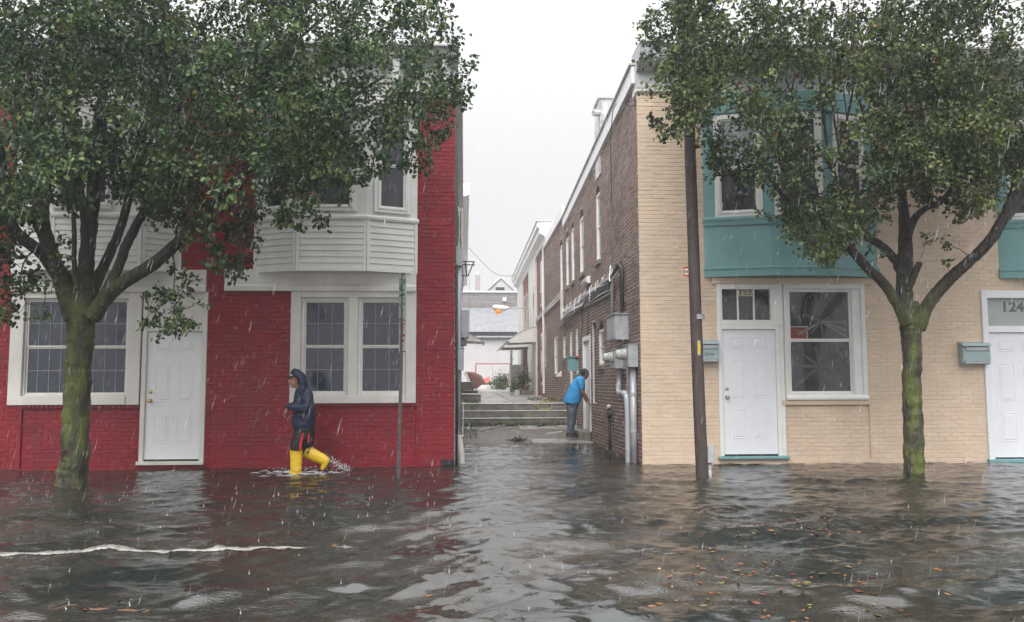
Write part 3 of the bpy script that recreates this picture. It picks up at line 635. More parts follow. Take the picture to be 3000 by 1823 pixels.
brickwork(FRONT, XW, 14, -.2, ZB, [o[:4] for o in opsB] + solidB, -.010, .0048, BEIGE, bg_, near=(4.6, -.8, 1.3), joint=.008, phase=.07)
brickwork(FRONT, PN[0] + .005, PN[1] - .005, PN[2] + .005, PN[3] - .005, [], -.039, .0048, BEIGE, bg_, joint=.008)
MB().bev(PN[0] - .0, PN[1] + .0, -.03, .022, PN[3] + .001, WN[2] - .001, .008).build('brick_sill', BEIGE, bg_)
MB().bev(band[0], band[1], -.03, .035, band[2], band[3], .004).build('lintel_board', BEIGE, bg_)
MB().box(XW + .33, 14, -9.9, -.33, -.3, 5.7).build('building_body', GREYT, bg_)
# door 122 with three-light transom
lf = RC(2118, 2275, 966, 1331); tr = RC(2115, 2256, 848, 938)
mb = MB(); mb.bev(FR2[0], lf[0] - .003, -.118, .03, lf[2] - .03, FR2[3], .008); mb.bev(lf[1] + .003, lf[1] + .07, -.118, .03, lf[2] - .03, lf[3] + .075, .008)
mb.bev(lf[0] - .003, lf[1] + .003, -.118, .026, lf[3] + .003, lf[3] + .075, .006); mb.build('door_frame', WHITE, bg_)
mb = MB(); mb.bev(lf[0] - .003, tr[0], -.118, .02, lf[3] + .076, FR2[3], .005); mb.bev(tr[1], FR2[1] - .003, -.118, .02, lf[3] + .076, FR2[3], .005)
mb.bev(tr[0], tr[1], -.118, .018, tr[3], FR2[3], .005); mb.bev(tr[0], tr[1], -.118, .022, lf[3] + .076, tr[2], .005); mb.bev(lf[1] + .071, FR2[1] - .003, -.118, .012, lf[2] - .03, lf[3] + .075, .005); to = mb.build('transom_frame', WHITE, bg_)
w3 = (tr[1] - tr[0]) / 3
for i in range(3): MB().box(tr[0] + w3 * i + .012, tr[0] + w3 * (i + 1) - .012, -.05, -.046, tr[2], tr[3]).build('pane', PANE, to)
for i in (1, 2): MB().bev(tr[0] + w3 * i - .012, tr[0] + w3 * i + .012, -.06, .0, tr[2], tr[3], .004).build('muntin', WHITE, to)
NUMP = mat('pale_number_plate', (.50, .46, .30), .5, .1)
q = RC(2165, 2205, 850, 867); MB().box(q[0], q[1], -.045, -.040, q[2], q[3]).build('number_plate', NUMP, bg_)
text('house_number', '122', .095, FRONT((q[0] + q[1]) / 2, -.037, (q[2] + q[3]) / 2), FRONT, BLACK, bg_, width=.19)
MB().bev(FR2[0] - .03, FR2[1] + .03, -.118, .07, lf[2] - .075, lf[2] - .031, .008).build('threshold', TEAL, bg_)
MB().box(FR2[0], FR2[1], -.30, -.119, -.3, FR2[3]).build('door_backing', DARK, bg_)
MB().box(FR2[0], FR2[1], -.15, -.011, -.3, lf[2] - .076).build('door_plinth', BEIGE, bg_)
door(FRONT, lf[0], lf[1], lf[2], lf[3], -.012, bg_, DOORB, STEEL)
# shop-like window with taped crosses
gl = RC(2314, 2495, 858, 1150)
mb = MB()
mb.bev(WN[0], gl[0] - .06, -.118, .034, WN[2], WN[3], .01); mb.bev(gl[0] - .06, gl[0] - .022, -.118, .012, WN[2] + .09, WN[3] - .08, .006)
mb.bev(gl[1] + .16, WN[1], -.118, .034, WN[2], WN[3], .01); mb.bev(gl[1] + .022, gl[1] + .16, -.118, .014, WN[2] + .09, WN[3] - .08, .006)
mb.bev(gl[0] - .06, gl[1] + .16, -.118, .03, WN[3] - .08, WN[3], .008); mb.sect([(-.118, WN[2]), (.055, WN[2]), (.06, WN[2] + .03), (.02, WN[2] + .089), (-.118, WN[2] + .089)], WN[0] + .002, WN[1] - .002)
mb.build('window_surround', WHITE, bg_)
window(FRONT, gl[0] - .022, gl[1] + .022, WN[2] + .09, WN[3] - .08, .0, bg_, WHITE, .022, pane=mat('shop_glass', (.05, .052, .052), .1, .4, 2.5), mid=.51)
wo = thing('window_tape', 'crosses of masking tape on both panes of the window beside door 122', 'tape')
def tapestar(cx, cz, arms, m):
    for (dx, dz, t) in arms:
        d = np.array([dx, dz]); L_ = np.linalg.norm(d); d /= L_; nn = np.array([-d[1], d[0]]) * t / 2
        pts = [(cx, cz) + nn, (cx, cz) - nn, (cx, cz) + d * L_ - nn, (cx, cz) + d * L_ + nn]
        ins = [FRONT(p[0], wy, p[1]) for wy in (ty, ty + .001) for p in pts]
        MB().add(ins, [(0, 1, 2, 3), (4, 5, 6, 7), (0, 1, 5, 4), (1, 2, 6, 5), (2, 3, 7, 6), (3, 0, 4, 7)]).build('tape_strip', m, wo)
TAPEM = mat('masking_tape', (.17, .18, .165), .6, .25, 25); TAPEF = mat('faded_tape', (.085, .085, .078), .6, .25, 25)
c = P(2408, 942); ty = -.031
for i, (px, py) in enumerate([(2340, 980), (2490, 992), (2360, 922), (2468, 912), (2378, 977), (2413, 990), (2482, 944), (2484, 968)]):
    e = P(px, py); tapestar(c[0], c[2], [(e[0] - c[0], e[2] - c[2], .042 if i < 2 else .036)], TAPEM if i < 2 or i > 5 else TAPEF); ty += .0004
c = P(2406, 1072); ty = -.046
for (px, py) in [(2330, 1135), (2490, 1130), (2325, 1018), (2480, 1012), (2410, 1128), (2392, 1015), (2480, 1078), (2330, 1075)]:
    e = P(px, py); tapestar(c[0], c[2], [(e[0] - c[0], e[2] - c[2], .05)], TAPEF); ty += .0004
sg = thing('window_sign', 'small red sign with pale border taped inside the window beside door 122', 'sign')
q = RC(2315, 2369, 955, 996); MB().box(q[0], q[1], -.0318, -.0312, q[2], q[3]).build('sign_border', TAPE, sg)
MB().box(q[0] + .012, q[1] - .02, -.0311, -.0306, q[2] + .02, q[3] - .02).build('sign_face', NEON, sg)
for j in range(3):
    for i in range(5): MB().box(q[0] + .03 + i * .045, q[0] + .055 + i * .045, -.0305, -.0302, q[3] - .06 - j * .06, q[3] - .03 - j * .06).build('letter', DARK, sg)
# door 124
lf3 = RC(2905, 3075, 975, 1340); t3 = RC(2899, 3070, 874, 956)
mb = MB(); mb.bev(D3[0], lf3[0] - .003, -.118, .03, -.2, D3[3], .008); mb.bev(lf3[1] + .003, D3[1], -.118, .03, -.2, D3[3], .008)
mb.bev(lf3[0] - .003, lf3[1] + .003, -.118, .028, lf3[3] + .003, t3[2], .006); mb.bev(lf3[0] - .003, lf3[1] + .003, -.118, .02, t3[3], D3[3], .006); mb.build('door_frame', DOORB, bg_)
MB().box(lf3[0] - .002, lf3[1] + .002, -.05, -.045, t3[2], t3[3]).build('transom_pane', PANEG, bg_)
door(FRONT, lf3[0], lf3[1], lf3[2], lf3[3], -.012, bg_, DOORB, STEEL, left=False)
c = P(2968, 900); text('house_number', '124', .22, FRONT(c[0] + .02, -.041, c[2]), FRONT, mat('grey_number', (.12, .13, .12), .6), bg_, bold=.006, width=.36)
MB().bev(D3[0] - .02, D3[1] + .02, -.118, .06, lf3[2] - .09, lf3[2] - .025, .008).build('threshold', TEAL, bg_)
MB().box(D3[0], D3[1], -.30, -.119, -.3, D3[3]).build('door_backing', DARK, bg_)
# teal bays
dT = .30
zt = [P(2300, 814)[2], P(2300, 648)[2], P(2300, 340)[2], ZB]
for i, (a, c) in enumerate(bays):
    if i == 0: f0, f1 = P(2261, 720, -dT)[0], P(2437, 720, -dT)[0]
    else: f0, f1 = a + (bays[0][1] * 0 + P(2261, 720, -dT)[0] - bays[0][0]), c - (bays[0][1] - P(2437, 720, -dT)[0])
    e, g = P(2170, 632, -.15)[2], P(2170, 345, -.15)[2]
    ws = [(0, .22, .84, e, g, dict(t=.05, pane=PANE, pane_up=CURT, mid=.47)), (1, .13, .82, e, g, dict(t=.06, pane=PANE)), (2, .16, .72, e, g, dict(t=.055, pane=PANE, pane_up=CURT if i else PANE))]
    bo, fcs = bay(bg_, a, c, dT, f0, f1, [zt[0] + .0, zt[1], g, zt[3] - .02], TEAL, False, ws, TEAL)
    for (F, L_) in fcs:
        MB().sect([(-.01, zt[0]), (.03, zt[0]), (.03, zt[0] + .115), (.045, zt[0] + .12), (.045, zt[0] + .145), (.012, zt[0] + .165), (-.01, zt[0] + .165)], -.012, L_ + .012, F).build('base_moulding', TEAL, bo)
        MB().sect([(-.01, zt[1] - .10), (.018, zt[1] - .10), (.03, zt[1] - .04), (-.01, zt[1] - .04)], -.008, L_ + .008, F).build('sill_cove', TEAL, bo)
        MB().sect([(-.01, g + .08), (.035, g + .08), (.035, g + .11), (-.01, g + .12)], -.008, L_ + .008, F).build('head_moulding', TEAL, bo)
# frieze, cornice
z1_, z2_, z3_, z4_ = P(1900, 258)[2], P(1900, 212)[2], P(1900, 191)[2], P(1900, 150)[2]
MB().sect([(-.3, ZB), (.02, ZB), (.045, ZB + .02), (.03, ZB + .04), (.05, z1_), (-.3, z1_)], XW - .01, 14).build('frieze_moulding', WHITE, bg_)
MB().box(XW - .005, 14, -.3, .02, z1_ + .001, z2_).build('frieze', GREYT, bg_)
MB().sect([(-.3, z2_ + .001), (.06, z2_ + .001), (.20, z2_ + .06), (.24, z3_), (.30, z3_ + .02), (.34, z4_), (-.3, z4_)], XW - .006, 14).build('cornice', GREYT, bg_)
MB().box(XW - .012, 14, -.35, .36, z4_ + .001, z4_ + .03).build('cornice_cap', WHITE, bg_)

# ---- alley side
SIDE = Frame((XW, 0, 0), (0, 1, 0), (-1, 0, 0))
def rs(x0, x1, y0, y1): r = RS(x0, x1, y0, y1); return (r[0], r[1], r[2], r[3])
UP = [(1746, 1758, 541, 770), (1698, 1710, 609, 806), (1674, 1682, 648, 829), (1658, 1666, 674, 843), (1641, 1648, 699, 858)]
upw = [rs(*q) for q in UP]
LOW = {'arch': rs(1754, 1769, 937, 1074), 'slot': rs(1735, 1746, 944, 1180), 'w2': rs(1686.5, 1694, 968, 1102), 'w3': rs(1669.5, 1677, 976, 1150), 'w4': rs(1649, 1657, 986, 1054), 'w5': rs(1624, 1634, 987, 1100), 'slot2': rs(1590, 1600, 950, 1078)}
dr = rs(1709.5, 1731, 986, 1261)
yA, yB = 10.35, 16.45
zt_ = lambda y: 6.36 - .056 * y
opsS = [(*q, .10) for q in upw] + [(*LOW[k], .10) for k in ('arch', 'w2', 'w3', 'w4', 'w5')] + [(*LOW['slot'], .05), (*LOW['slot2'], .05), (*dr, .10)]
slope = [(i * .5, i * .5 + .5, zt_(i * .5 + .5) - .02, 99) for i in range(21)]; slope[-1] = (10, yA, zt_(yA), 99)
wall(SIDE, 0.0, yB, -.3, 6.2, [(*q, .1) for q in []] + opsS, 'alley_wall', MORTAR, bg_, w=-.008)
top = MB()   # the piece of wall rising to the front under the sloping roof edge
top.add([SIDE(0, -.008, 6.2), SIDE(3, -.008, 6.2), SIDE(0, -.008, 6.36)], [(0, 1, 2)]); top.build('wall_top', MORTAR, bg_)
brickwork(SIDE, 0.003, yA, -.2, 6.4, [o[:4] for o in opsS] + slope, -.008, .006, BRICK, bg_, stuffname='alley_brickwork', joint=.015)
brickwork(SIDE, yA, yB, .3, 6.15, [o[:4] for o in opsS], -.008, .006, BRICK, bg_, stuffname='alley_brickwork', joint=.015, phase=.05)
MB().add([(XW - .06, .12, 6.33), (XW - .06, yA, 5.78), (XW - .06, yA, 6.04), (XW - .06, .12, 6.63), (XW + .3, .12, 6.33), (XW + .3, yA, 5.78), (XW + .3, yA, 6.04), (XW + .3, .12, 6.63)],
         [(0, 1, 2, 3), (4, 5, 6, 7), (0, 1, 5, 4), (3, 2, 6, 7), (0, 3, 7, 4), (1, 2, 6, 5)]).build('roof_fascia', WHITE, bg_)
MB().add([(XW - .10, .10, 6.64), (XW - .10, yA, 6.05), (XW + .4, yA, 6.05), (XW + .4, .10, 6.64), (XW - .10, .10, 6.67), (XW - .10, yA, 6.08), (XW + .4, yA, 6.08), (XW + .4, .10, 6.67)],
         [(0, 1, 2, 3), (4, 5, 6, 7), (0, 1, 5, 4), (3, 2, 6, 7), (0, 3, 7, 4), (1, 2, 6, 5)]).build('roof_edge', GREYT, bg_)
MB().box(yA + .05, yB, -.3, .06, 6.14, 6.42, SIDE).build('roof_fascia', WHITE, bg_)
MB().box(XW + .32, 14, -yB, -.35, 5.3, 5.78).build('roof', GREYT, bg_)
def archtop(r, F, parent, wi=-.05):
    u0, u1, z1 = r[0], r[1], r[3]; R_ = (u1 - u0) / 2; n = 7; zc = z1 - R_ * .9
    arc = [(u0 + R_ - R_ * math.cos(math.pi * i / n), zc + R_ * .9 * math.sin(math.pi * i / n)) for i in range(n + 1)]
    for side in (0, 1):
        pts = [(u0, z1)] + [p for p in arc if p[0] <= u0 + R_ + 1e-6] if not side else [(u1, z1)] + [p for p in arc if p[0] >= u0 + R_ - 1e-6]
        vs = [F(p[0], w_, p[1]) for w_ in (-.09, -.001) for p in pts]; k_ = len(pts)
        MB().add(vs, [tuple(range(k_)), tuple(range(k_, 2 * k_))] + [(i, (i + 1) % k_, k_ + (i + 1) % k_, k_ + i) for i in range(k_)]).build('arch_corner', BRICK, parent)
for q in upw + [LOW['arch']]:
    archtop(q, SIDE, bg_)
for k, q in enumerate(upw + [LOW[x] for x in ('arch', 'w2', 'w3', 'w4', 'w5')]):
    window(SIDE, q[0] + .01, q[1] - .01, q[2] + .03, q[3] - (.0 if k > 5 else (q[1] - q[0]) * .3), -.015, bg_, WHITE, .05, depth=.075)
    MB().bev(q[0] - .06, q[1] + .06, -.09, .05, q[2] - .07, q[2] + .028, .008, SIDE).build('stone_sill', STEPC, bg_)
for k in ('slot', 'slot2'):
    q = LOW[k]; brickwork(SIDE, q[0], q[1], q[2], q[3], [], -.057, .004, mat('dark_brick', (.05, .04, .036), .8, .3, 8), bg_, stuffname='blocked_opening')  # much darker brick colour fills the two recessed slots
# alley door
mb = MB(); mb.bev(dr[0], dr[0] + .10, -.10, .02, dr[2], dr[3], .006, SIDE); mb.bev(dr[1] - .10, dr[1], -.10, .02, dr[2], dr[3], .006, SIDE); mb.bev(dr[0] + .1, dr[1] - .1, -.10, .018, dr[3] - .1, dr[3], .006, SIDE)
mb.build('door_frame', WHITE, bg_)
dd = MB().box(dr[0] + .1, dr[1] - .1, -.085, -.04, dr[2] + .02, dr[3] - .1, SIDE).build('door', DOORB, bg_)
MB().bev(dr[0] + .16, dr[1] - .16, -.041, -.033, dr[2] + .1, dr[2] + .75, .01, SIDE).build('door_panel', CREAM, dd)
MB().bev(dr[0] + .16, dr[1] - .16, -.041, -.034, dr[2] + .9, dr[3] - .2, .01, SIDE).build('door_panel', DOORB, dd)
sp = thing('door_stoop', 'small mossy concrete block step under the white alley door', 'step')
MB().bev(2.56, 2.846, -6.7, -5.5, -.2, .245, .02).build('block', STEPC, sp)
ch = thing('chimney', 'white chimney standing on the roof edge of the beige house', 'chimney')
MB().box(XW - .02, XW + .6, -4.4, -3.7, 5.7, 7.3).build('stack', WBOARD, ch); MB().box(XW - .05, XW + .63, -4.43, -3.67, 7.301, 7.36).build('cap', GREYT, ch)
MB().tube([(XW - .02, 3.75, 7.0), (XW - .16, 3.7, 6.98)], .07, 10).build('flue_elbow', PIPE, ch)

# ------------------------------------------------------------------ second building on the right side of the alley
b2 = thing('cornice_rowhouse', 'brick and white alley house with projecting white cornice, beyond the beige house', 'house')
MB().box(XW + .012, 9, -31.4, -yB - .02, -.3, 6.9).build('wall', MORTAR, b2)
S2 = Frame((XW, 0, 0), (0, 1, 0), (-1, 0, 0))
win2 = [(20.2, 20.9, 3.2, 5.4), (25.0, 25.5, 3.3, 5.5), (26.4, 26.8, 3.3, 5.5), (17.4, 18.1, 1.3, 3.2), (17.5, 18.1, 4.2, 5.9), (24.2, 24.8, 1.2, 3.2)]
brickwork(S2, yB + .02, 31.3, .8, 6.3, [(19.7, 23.5, 0, 9), (27.4, 31.3, 0, 9)] + [w for w in win2 if not 19.7 < w[0] < 23.5], -.006, .006, BRICK2, b2, joint=.012)
MB().box(19.7, 23.45, -.01, .06, .8, 6.3, S2).build('painted_wall', CREAM, b2)
MB().box(27.4, 31.38, -.01, .06, .8, 6.3, S2).build('painted_wall', CREAM, b2)
for w in win2:
    off = .065 if 19.7 < w[0] < 23.5 else .012
    o = MB().bev(w[0], w[1], -.01, off, w[2], w[3], .02, S2).build('window', WHITE, b2); MB().box(w[0] + .08, w[1] - .08, off, off + .004, w[2] + .1, w[3] - .1, S2).build('pane', PANE, o)
MB().sect([(-.3, 6.30), (.06, 6.30), (.08, 6.45), (.26, 6.55), (.26, 6.72), (.34, 6.78), (.34, 6.96), (-.3, 7.0)], 15.5, 31.4, S2).build('cornice', WHITE, b2)
MB().sect([(-.2, 6.97), (.37, 6.961), (.37, 6.99), (-.2, 7.04)], 15.45, 31.45, S2).build('cornice_cap', GREYT, b2)
MB().box(15.52, 15.6, -1.1, -.3, 6.2, 7.0, S2).build('parapet_end', CREAM, b2)
MB().tube([S2(16.45, .05, 6.2), S2(16.45, .05, 1.0)], .045, 8).build('downspout', WHITE, b2)
awning('metal awning over the stoop on the right alley wall', 19.7, 21.4, XW - .06, -1, 1.25, 3.56, 2.92, 'b')
awning('lower metal awning farther along the right alley wall, behind the first one', 24.5, 27.5, XW, -1, 1.3, 3.45, 2.95, 'c')
po = thing('enclosed_porch', 'small pale enclosed porch with lattice post at the far end of the alley', 'porch')
MB().bev(2.22, 2.84, -28.9, -27.9, .9, 2.3, .02).build('panel', SIDING, po)
for x in (2.22, 2.76): MB().box(x, x + .08, -27.98, -27.9, 2.301, 3.4).build('post', GREYT, po)
MB().box(2.2, 2.84, -28.9, -27.88, 3.401, 3.55).build('lintel', GREYT, po)
for i in range(6): MB().bev(2.30, 2.33 + .04 * (i % 2), -27.95, -27.9, 2.35 + i * .17, 2.5 + i * .17, .01).build('lattice_scallop', WHITE, po)
sp = thing('stoop', 'low concrete stoop below the awning on the right alley wall', 'step'); MB().bev(2.26, 2.84, -23.4, -20.6, .6, 1.09, .02).build('block', STEPC, sp)
for (nm, x1, y0, y1, z0, z1, lab) in (('stoop', .45, 10.1, 11.6, .6, 1.02, 'nearest low concrete stoop on the left side of the upper path'), ('stoop', .55, 22.2, 23.6, .7, 1.06, 'smaller concrete stoop behind the nearest one on the left of the path'), ('stoop', .42, 23.8, 25, .7, 1.42, 'brown block stoop, the farthest on the left of the path')):
    sp = thing(nm, lab, 'step'); MB().bev(-.16, x1, -y1, -y0, z0, z1, .02).build('block', STEPC, sp); MB().box(-.16, x1 + .02, -y1 - .02, -y0 + .02, z1 + .001, z1 + .03).build('top_slab', STEPT, sp)

# ------------------------------------------------------------------ garage, house and chimney at the end of the alley
ga = thing('white_garage', 'long white garage with shingle roof closing the end of the alley', 'garage')
MB().box(-6, 9, -46, -42, .8, 4.36).build('wall', GARAGE, ga)
MB().box(-6.1, 9.1, -42.0, -41.75, 4.361, 4.76).build('eave_board', BLACK, ga); MB().box(-6.1, 9.1, -41.749, -41.70, 4.40, 4.50).build('gutter', METAL, ga)
n = 22
for i in range(n):
    ya, za = 41.72 + 4.3 * i / n, 4.77 + 1.95 * i / n; yb_, zb_ = 41.72 + 4.3 * (i + 1) / n, 4.77 + 1.95 * (i + 1) / n
    mb = MB()
    for k in range(34):
        x = -3.4 + k * .3 + (.15 if i % 2 else 0); w_ = .29
        mb.add([(x, ya, za + .02), (x + w_, ya, za + .02), (x + w_, yb_, zb_), (x, yb_, zb_), (x, ya, za), (x + w_, ya, za)], [(0, 1, 2, 3), (0, 4, 5, 1)])
    mb.build('shingle_course', SHINGLE, ga)
mb = MB(); mb.add([(-6.1, 41.8, 4.762), (9.1, 41.8, 4.762), (9.1, 46, 6.66), (-6.1, 46, 6.66)], [(0, 1, 2, 3)]); mb.build('roof_deck', SHINGLE, ga)
bw = thing('boarded_building', 'grey boarded upper wall with white coping rising behind the garage roof', 'building')
MB().box(-6, 9, -51, -46.2, .9, 7.8).build('body', WOODG, bw)
for i in range(9): MB().sect([(0, 6.2 + i * .18), (.03, 6.2 + i * .18), (.01, 6.2 + i * .18 + .178), (0, 6.2 + i * .18 + .178)], -3, 7, Frame((0, 46.2, 0), (1, 0, 0), (0, -1, 0))).build('board', WOODG, bw)
MB().box(-6.1, 9.1, -51, -46.1, 7.83, 7.95).build('coping', WHITE, bw)
q = P(1478, 878, 46.1); MB().bev(q[0] - .13, q[0] + .13, -46.16, -46.0, q[2] - .13, q[2] + .13, .02).build('vent', WHITE, bw)
ck = thing('brick_chimney', 'tall grey chimney against the sky behind the boarded wall', 'chimney')
MB().box(.82, 1.2, -52.6, -52.0, 1, 9.85).build('stack', mat('grey_brick', (.30, .26, .25), .8, .15, 12), ck)
MB().rings([((1.01, 52.3, 9.851), (.17, 0, 0), (0, .17, 0)), ((1.01, 52.3, 10.05), (.15, 0, 0), (0, .15, 0)), ((1.01, 52.3, 10.12), (.08, 0, 0), (0, .08, 0))], 12).build('chimney_pot', GREYT, ck)
hs_ = thing('gabled_house', 'white gabled house peak showing above the boarded wall', 'house')
ap, e0, e1 = P(1467, 816, 54), P(1430, 851, 54), P(1504, 851, 54)
MB().box(e0[0] - .3, e1[0] + .3, -60, -54.02, 1, e0[2]).build('wall', GARAGE, hs_)
mb = MB(); mb.add([(e0[0], 54.01, e0[2]), (e1[0], 54.01, e1[2]), (ap[0], 54.01, ap[2]), (e0[0], 60, e0[2]), (e1[0], 60, e1[2]), (ap[0], 60, ap[2])], [(0, 1, 2), (3, 4, 5), (0, 3, 5, 2), (1, 4, 5, 2)]); mb.build('gable', GARAGE, hs_)
for s_, e in ((-1, e0), (1, e1)):
    mb = MB(); d_ = np.array([ap[0] - e[0], 0, ap[2] - e[2]]); nrm = np.array([-d_[2], 0, d_[0]]) * (1 if s_ < 0 else -1); nrm /= np.linalg.norm(nrm); ex = np.array(e) - d_ * .12
    vs = [q + nrm * t + np.array([0, y, 0]) for y in (53.85 - 54, 6.) for q, t in ((ex, .02), (np.array(ap), .02), (np.array(ap), .2), (ex, .2))]
    mb.add(vs, [(0, 1, 2, 3), (4, 5, 6, 7), (0, 1, 5, 4), (1, 2, 6, 5), (2, 3, 7, 6), (3, 0, 4, 7)]); mb.build('roof', GREYT if s_ > 0 else GREYT, hs_)
q = RC(1452, 1478, 842, 850, 54); MB().bev(q[0], q[1], -54.005, -53.95, q[2], q[3], .02, FRONT).build('vent_louvre', BLACK, hs_)

# ================================================================== TREES
def catmull(pts, n=6):
    pts = [np.array(p, float) for p in pts]; pts = [2 * pts[0] - pts[1]] + pts + [2 * pts[-1] - pts[-2]]; o = []
    for i in range(1, len(pts) - 2):
        for k in range(n):
            t = k / n; a, b, c, d = pts[i - 1:i + 3]
            o.append(.5 * ((2 * b) + (-a + c) * t + (2 * a - 5 * b + 4 * c - d) * t * t + (-a + 3 * b - 3 * c + d) * t ** 3))
    o.append(pts[-2]); return o
def limbpath(spec, Y0, n=6):
    # spec: (px, py, width in picture px, depth offset)
    pts = [np.append(P(px, py, Y0 + d), w_ * .435 * (Y0 + d - CAM[1]) / FPX) for px, py, w_, d in spec]
    return catmull(pts, n)
def inpoly(x, y, poly):
    c = np.zeros(len(x), bool); j = len(poly) - 1
    for i in range(len(poly)):
        xi, yi = poly[i]; xj, yj = poly[j]
        c ^= ((yi > y) != (yj > y)) & (x < (xj - xi) * (y - yi) / (yj - yi + 1e-9) + xi); j = i
    return c
LV = np.array([(0, 0, 0), (.30, .26, .05), (.72, .26, .03), (1.0, 0, -.10), (.72, -.26, .03), (.30, -.26, .05), (.5, 0, -.04)])
LT = np.array([(0, 1, 6), (1, 2, 6), (2, 3, 6), (3, 4, 6), (4, 5, 6), (5, 0, 6)])
def leaves(cen, dirs, size, r):
    n = len(cen); d = dirs + r.normal(0, .75, (n, 3)); d[:, 2] -= .35; d /= np.linalg.norm(d, axis=1, keepdims=True)
    nn = r.normal(0, .65, (n, 3)) + (0, -.35, .75); nn -= d * (nn * d).sum(1, keepdims=True); nn /= np.linalg.norm(nn, axis=1, keepdims=True); sd_ = np.cross(d, nn)
    sz = size * (.7 + .6 * r.random(n))[:, None]; cur = (r.random(n) * 1.6)[:, None]
    V = np.empty((n, 7, 3))
    for k in range(7): V[:, k] = cen + d * sz * LV[k, 0] + sd_ * sz * LV[k, 1] * 1.35 + nn * sz * (LV[k, 2] * (1 + cur) * 1.4)
    return V.reshape(-1, 3), (LT[None] + (np.arange(n) * 7)[:, None, None]).reshape(-1, 3)
def tree(name, label, Y0, trunk, limbs, regions, lmat, seed, size=.062, turn=.02, clear=()):
    r = np.random.default_rng(seed); t = thing(name, label, 'tree'); allp = []
    mb = MB()
    def addlimb(spec, nseg=12):
        path = limbpath(spec, Y0); pts = [p[:3].copy() for p in path]; rad = [max(p[3], .009) for p in path]
        rj = np.convolve(r.normal(0, 1, len(pts) + 4), [.2, .2, .2, .2, .2], 'valid')
        for i in range(1, len(pts)): pts[i] += r.normal(0, rad[i] * .05, 3); rad[i] *= 1 + rj[i] * .025
        mb.tube(pts, rad, nseg); allp.extend(pts[1:])
    addlimb(trunk, 20)
    for spec in limbs: addlimb(spec, 10)
    o = mb.build('trunk', BARK, t, True); m_ = o.modifiers.new('union', 'REMESH'); m_.mode = 'VOXEL'; m_.voxel_size = .015; m_.use_smooth_shade = True
    m_ = o.modifiers.new('smooth', 'SMOOTH'); m_.factor = .5; m_.iterations = 4
    tx = bpy.data.textures.new('bark_relief', 'CLOUDS'); tx.noise_scale = .05; tx.noise_depth = 3; m_ = o.modifiers.new('relief', 'DISPLACE'); m_.texture = tx; m_.texture_coords = 'GLOBAL'; m_.strength = .014
    # clump centres: picture regions give the outline, depth is filled like a round crown
    cs = []; wts = []
    for (poly, n, dlo, dhi, rad) in regions:
        px = np.array([p[0] for p in poly]); py = np.array([p[1] for p in poly])
        x = r.uniform(px.min(), px.max(), n * 3); y = r.uniform(py.min(), py.max(), n * 3); ok = inpoly(x, y, poly); x, y = x[ok][:n], y[ok][:n]
        for a, c in zip(x, y):
            d = r.uniform(dlo, dhi)
            if math.sin(a * .013 + 1.3 * d + seed) * math.sin(c * .017 - .9 * d + 2 * seed) > .72: continue     # openings
            if any(r.random() < pr_ for (q_, pr_) in clear if inpoly(np.array([a]), np.array([c]), q_)[0]): continue
            p = P(a, c, Y0 + d)
            if p[1] > -.42: p = P(a, c, -.42 - .2 * r.random())
            cs.append(p); wts.append(rad)
    cs = np.array(cs); base = np.array(allp); wts = np.array(wts)
    nodes = list(base); dist = np.min(np.linalg.norm(cs[:, None] - base[None], axis=2), axis=1); order = np.argsort(dist)
    tw = MB(); L_c = []; L_d = []
    N_ = np.array(nodes); cap_ = len(N_); buf = np.vstack([N_, np.zeros((len(cs) * 3, 3))])
    for i in order:
        p = cs[i]; dd = np.linalg.norm(buf[:cap_] - p, axis=1); dd = dd + .35 * np.maximum(0, buf[:cap_, 2] - p[2]) ; j = int(np.argmin(dd)); q = buf[j]; dl = np.linalg.norm(p - q)
        if dl > 2.2: pass
        mid = (p + q) / 2 + r.normal(0, .07 * dl, 3) + (0, 0, .06 * dl); rd = .004 + .0085 * min(dl, 1.4)
        tw.tube([q, (q + mid) / 2, mid, (mid + p) / 2 + r.normal(0, .02, 3), p], [rd * 1.1, rd, rd * .75, rd * .6, .0035], 4, cap=False)
        buf[cap_] = mid; buf[cap_ + 1] = p; cap_ += 2
        ax = (p - q) / (dl + 1e-6); ax = ax * .6 + r.normal(0, .5, 3); ax /= np.linalg.norm(ax)
        rad = wts[i]; k = int(r.integers(42, 86) * (rad / .24) ** 1.6); nt_ = 3
        for s_ in range(nt_):
            a2 = ax + r.normal(0, .8, 3); a2 /= np.linalg.norm(a2); e = p + a2 * rad * r.uniform(.8, 1.5)
            tw.tube([p, (p + e) / 2 + r.normal(0, .015, 3), e], [.0035, .003, .002], 3, cap=False)
            m_ = k // nt_ + 1; tt = r.random(m_) ** .7; c = p + (e - p) * tt[:, None] + r.normal(0, rad * .26, (m_, 3)); c[:, 1] = np.minimum(c[:, 1], -.37)
            L_c.append(c); L_d.append(np.repeat(a2[None], m_, 0))
    tw.build('twigs', BARK, t, False, kind='stuff')
    c = np.vstack(L_c); d = np.vstack(L_d); v, f = leaves(c, d, size, r)
    mi = np.repeat((r.random(len(c)) < turn).astype(int), 6)
    o = npmesh('crown', v, f, [lmat, TURN], t, False, mi, kind='stuff')
    print(name, 'leaves', len(c)); return t

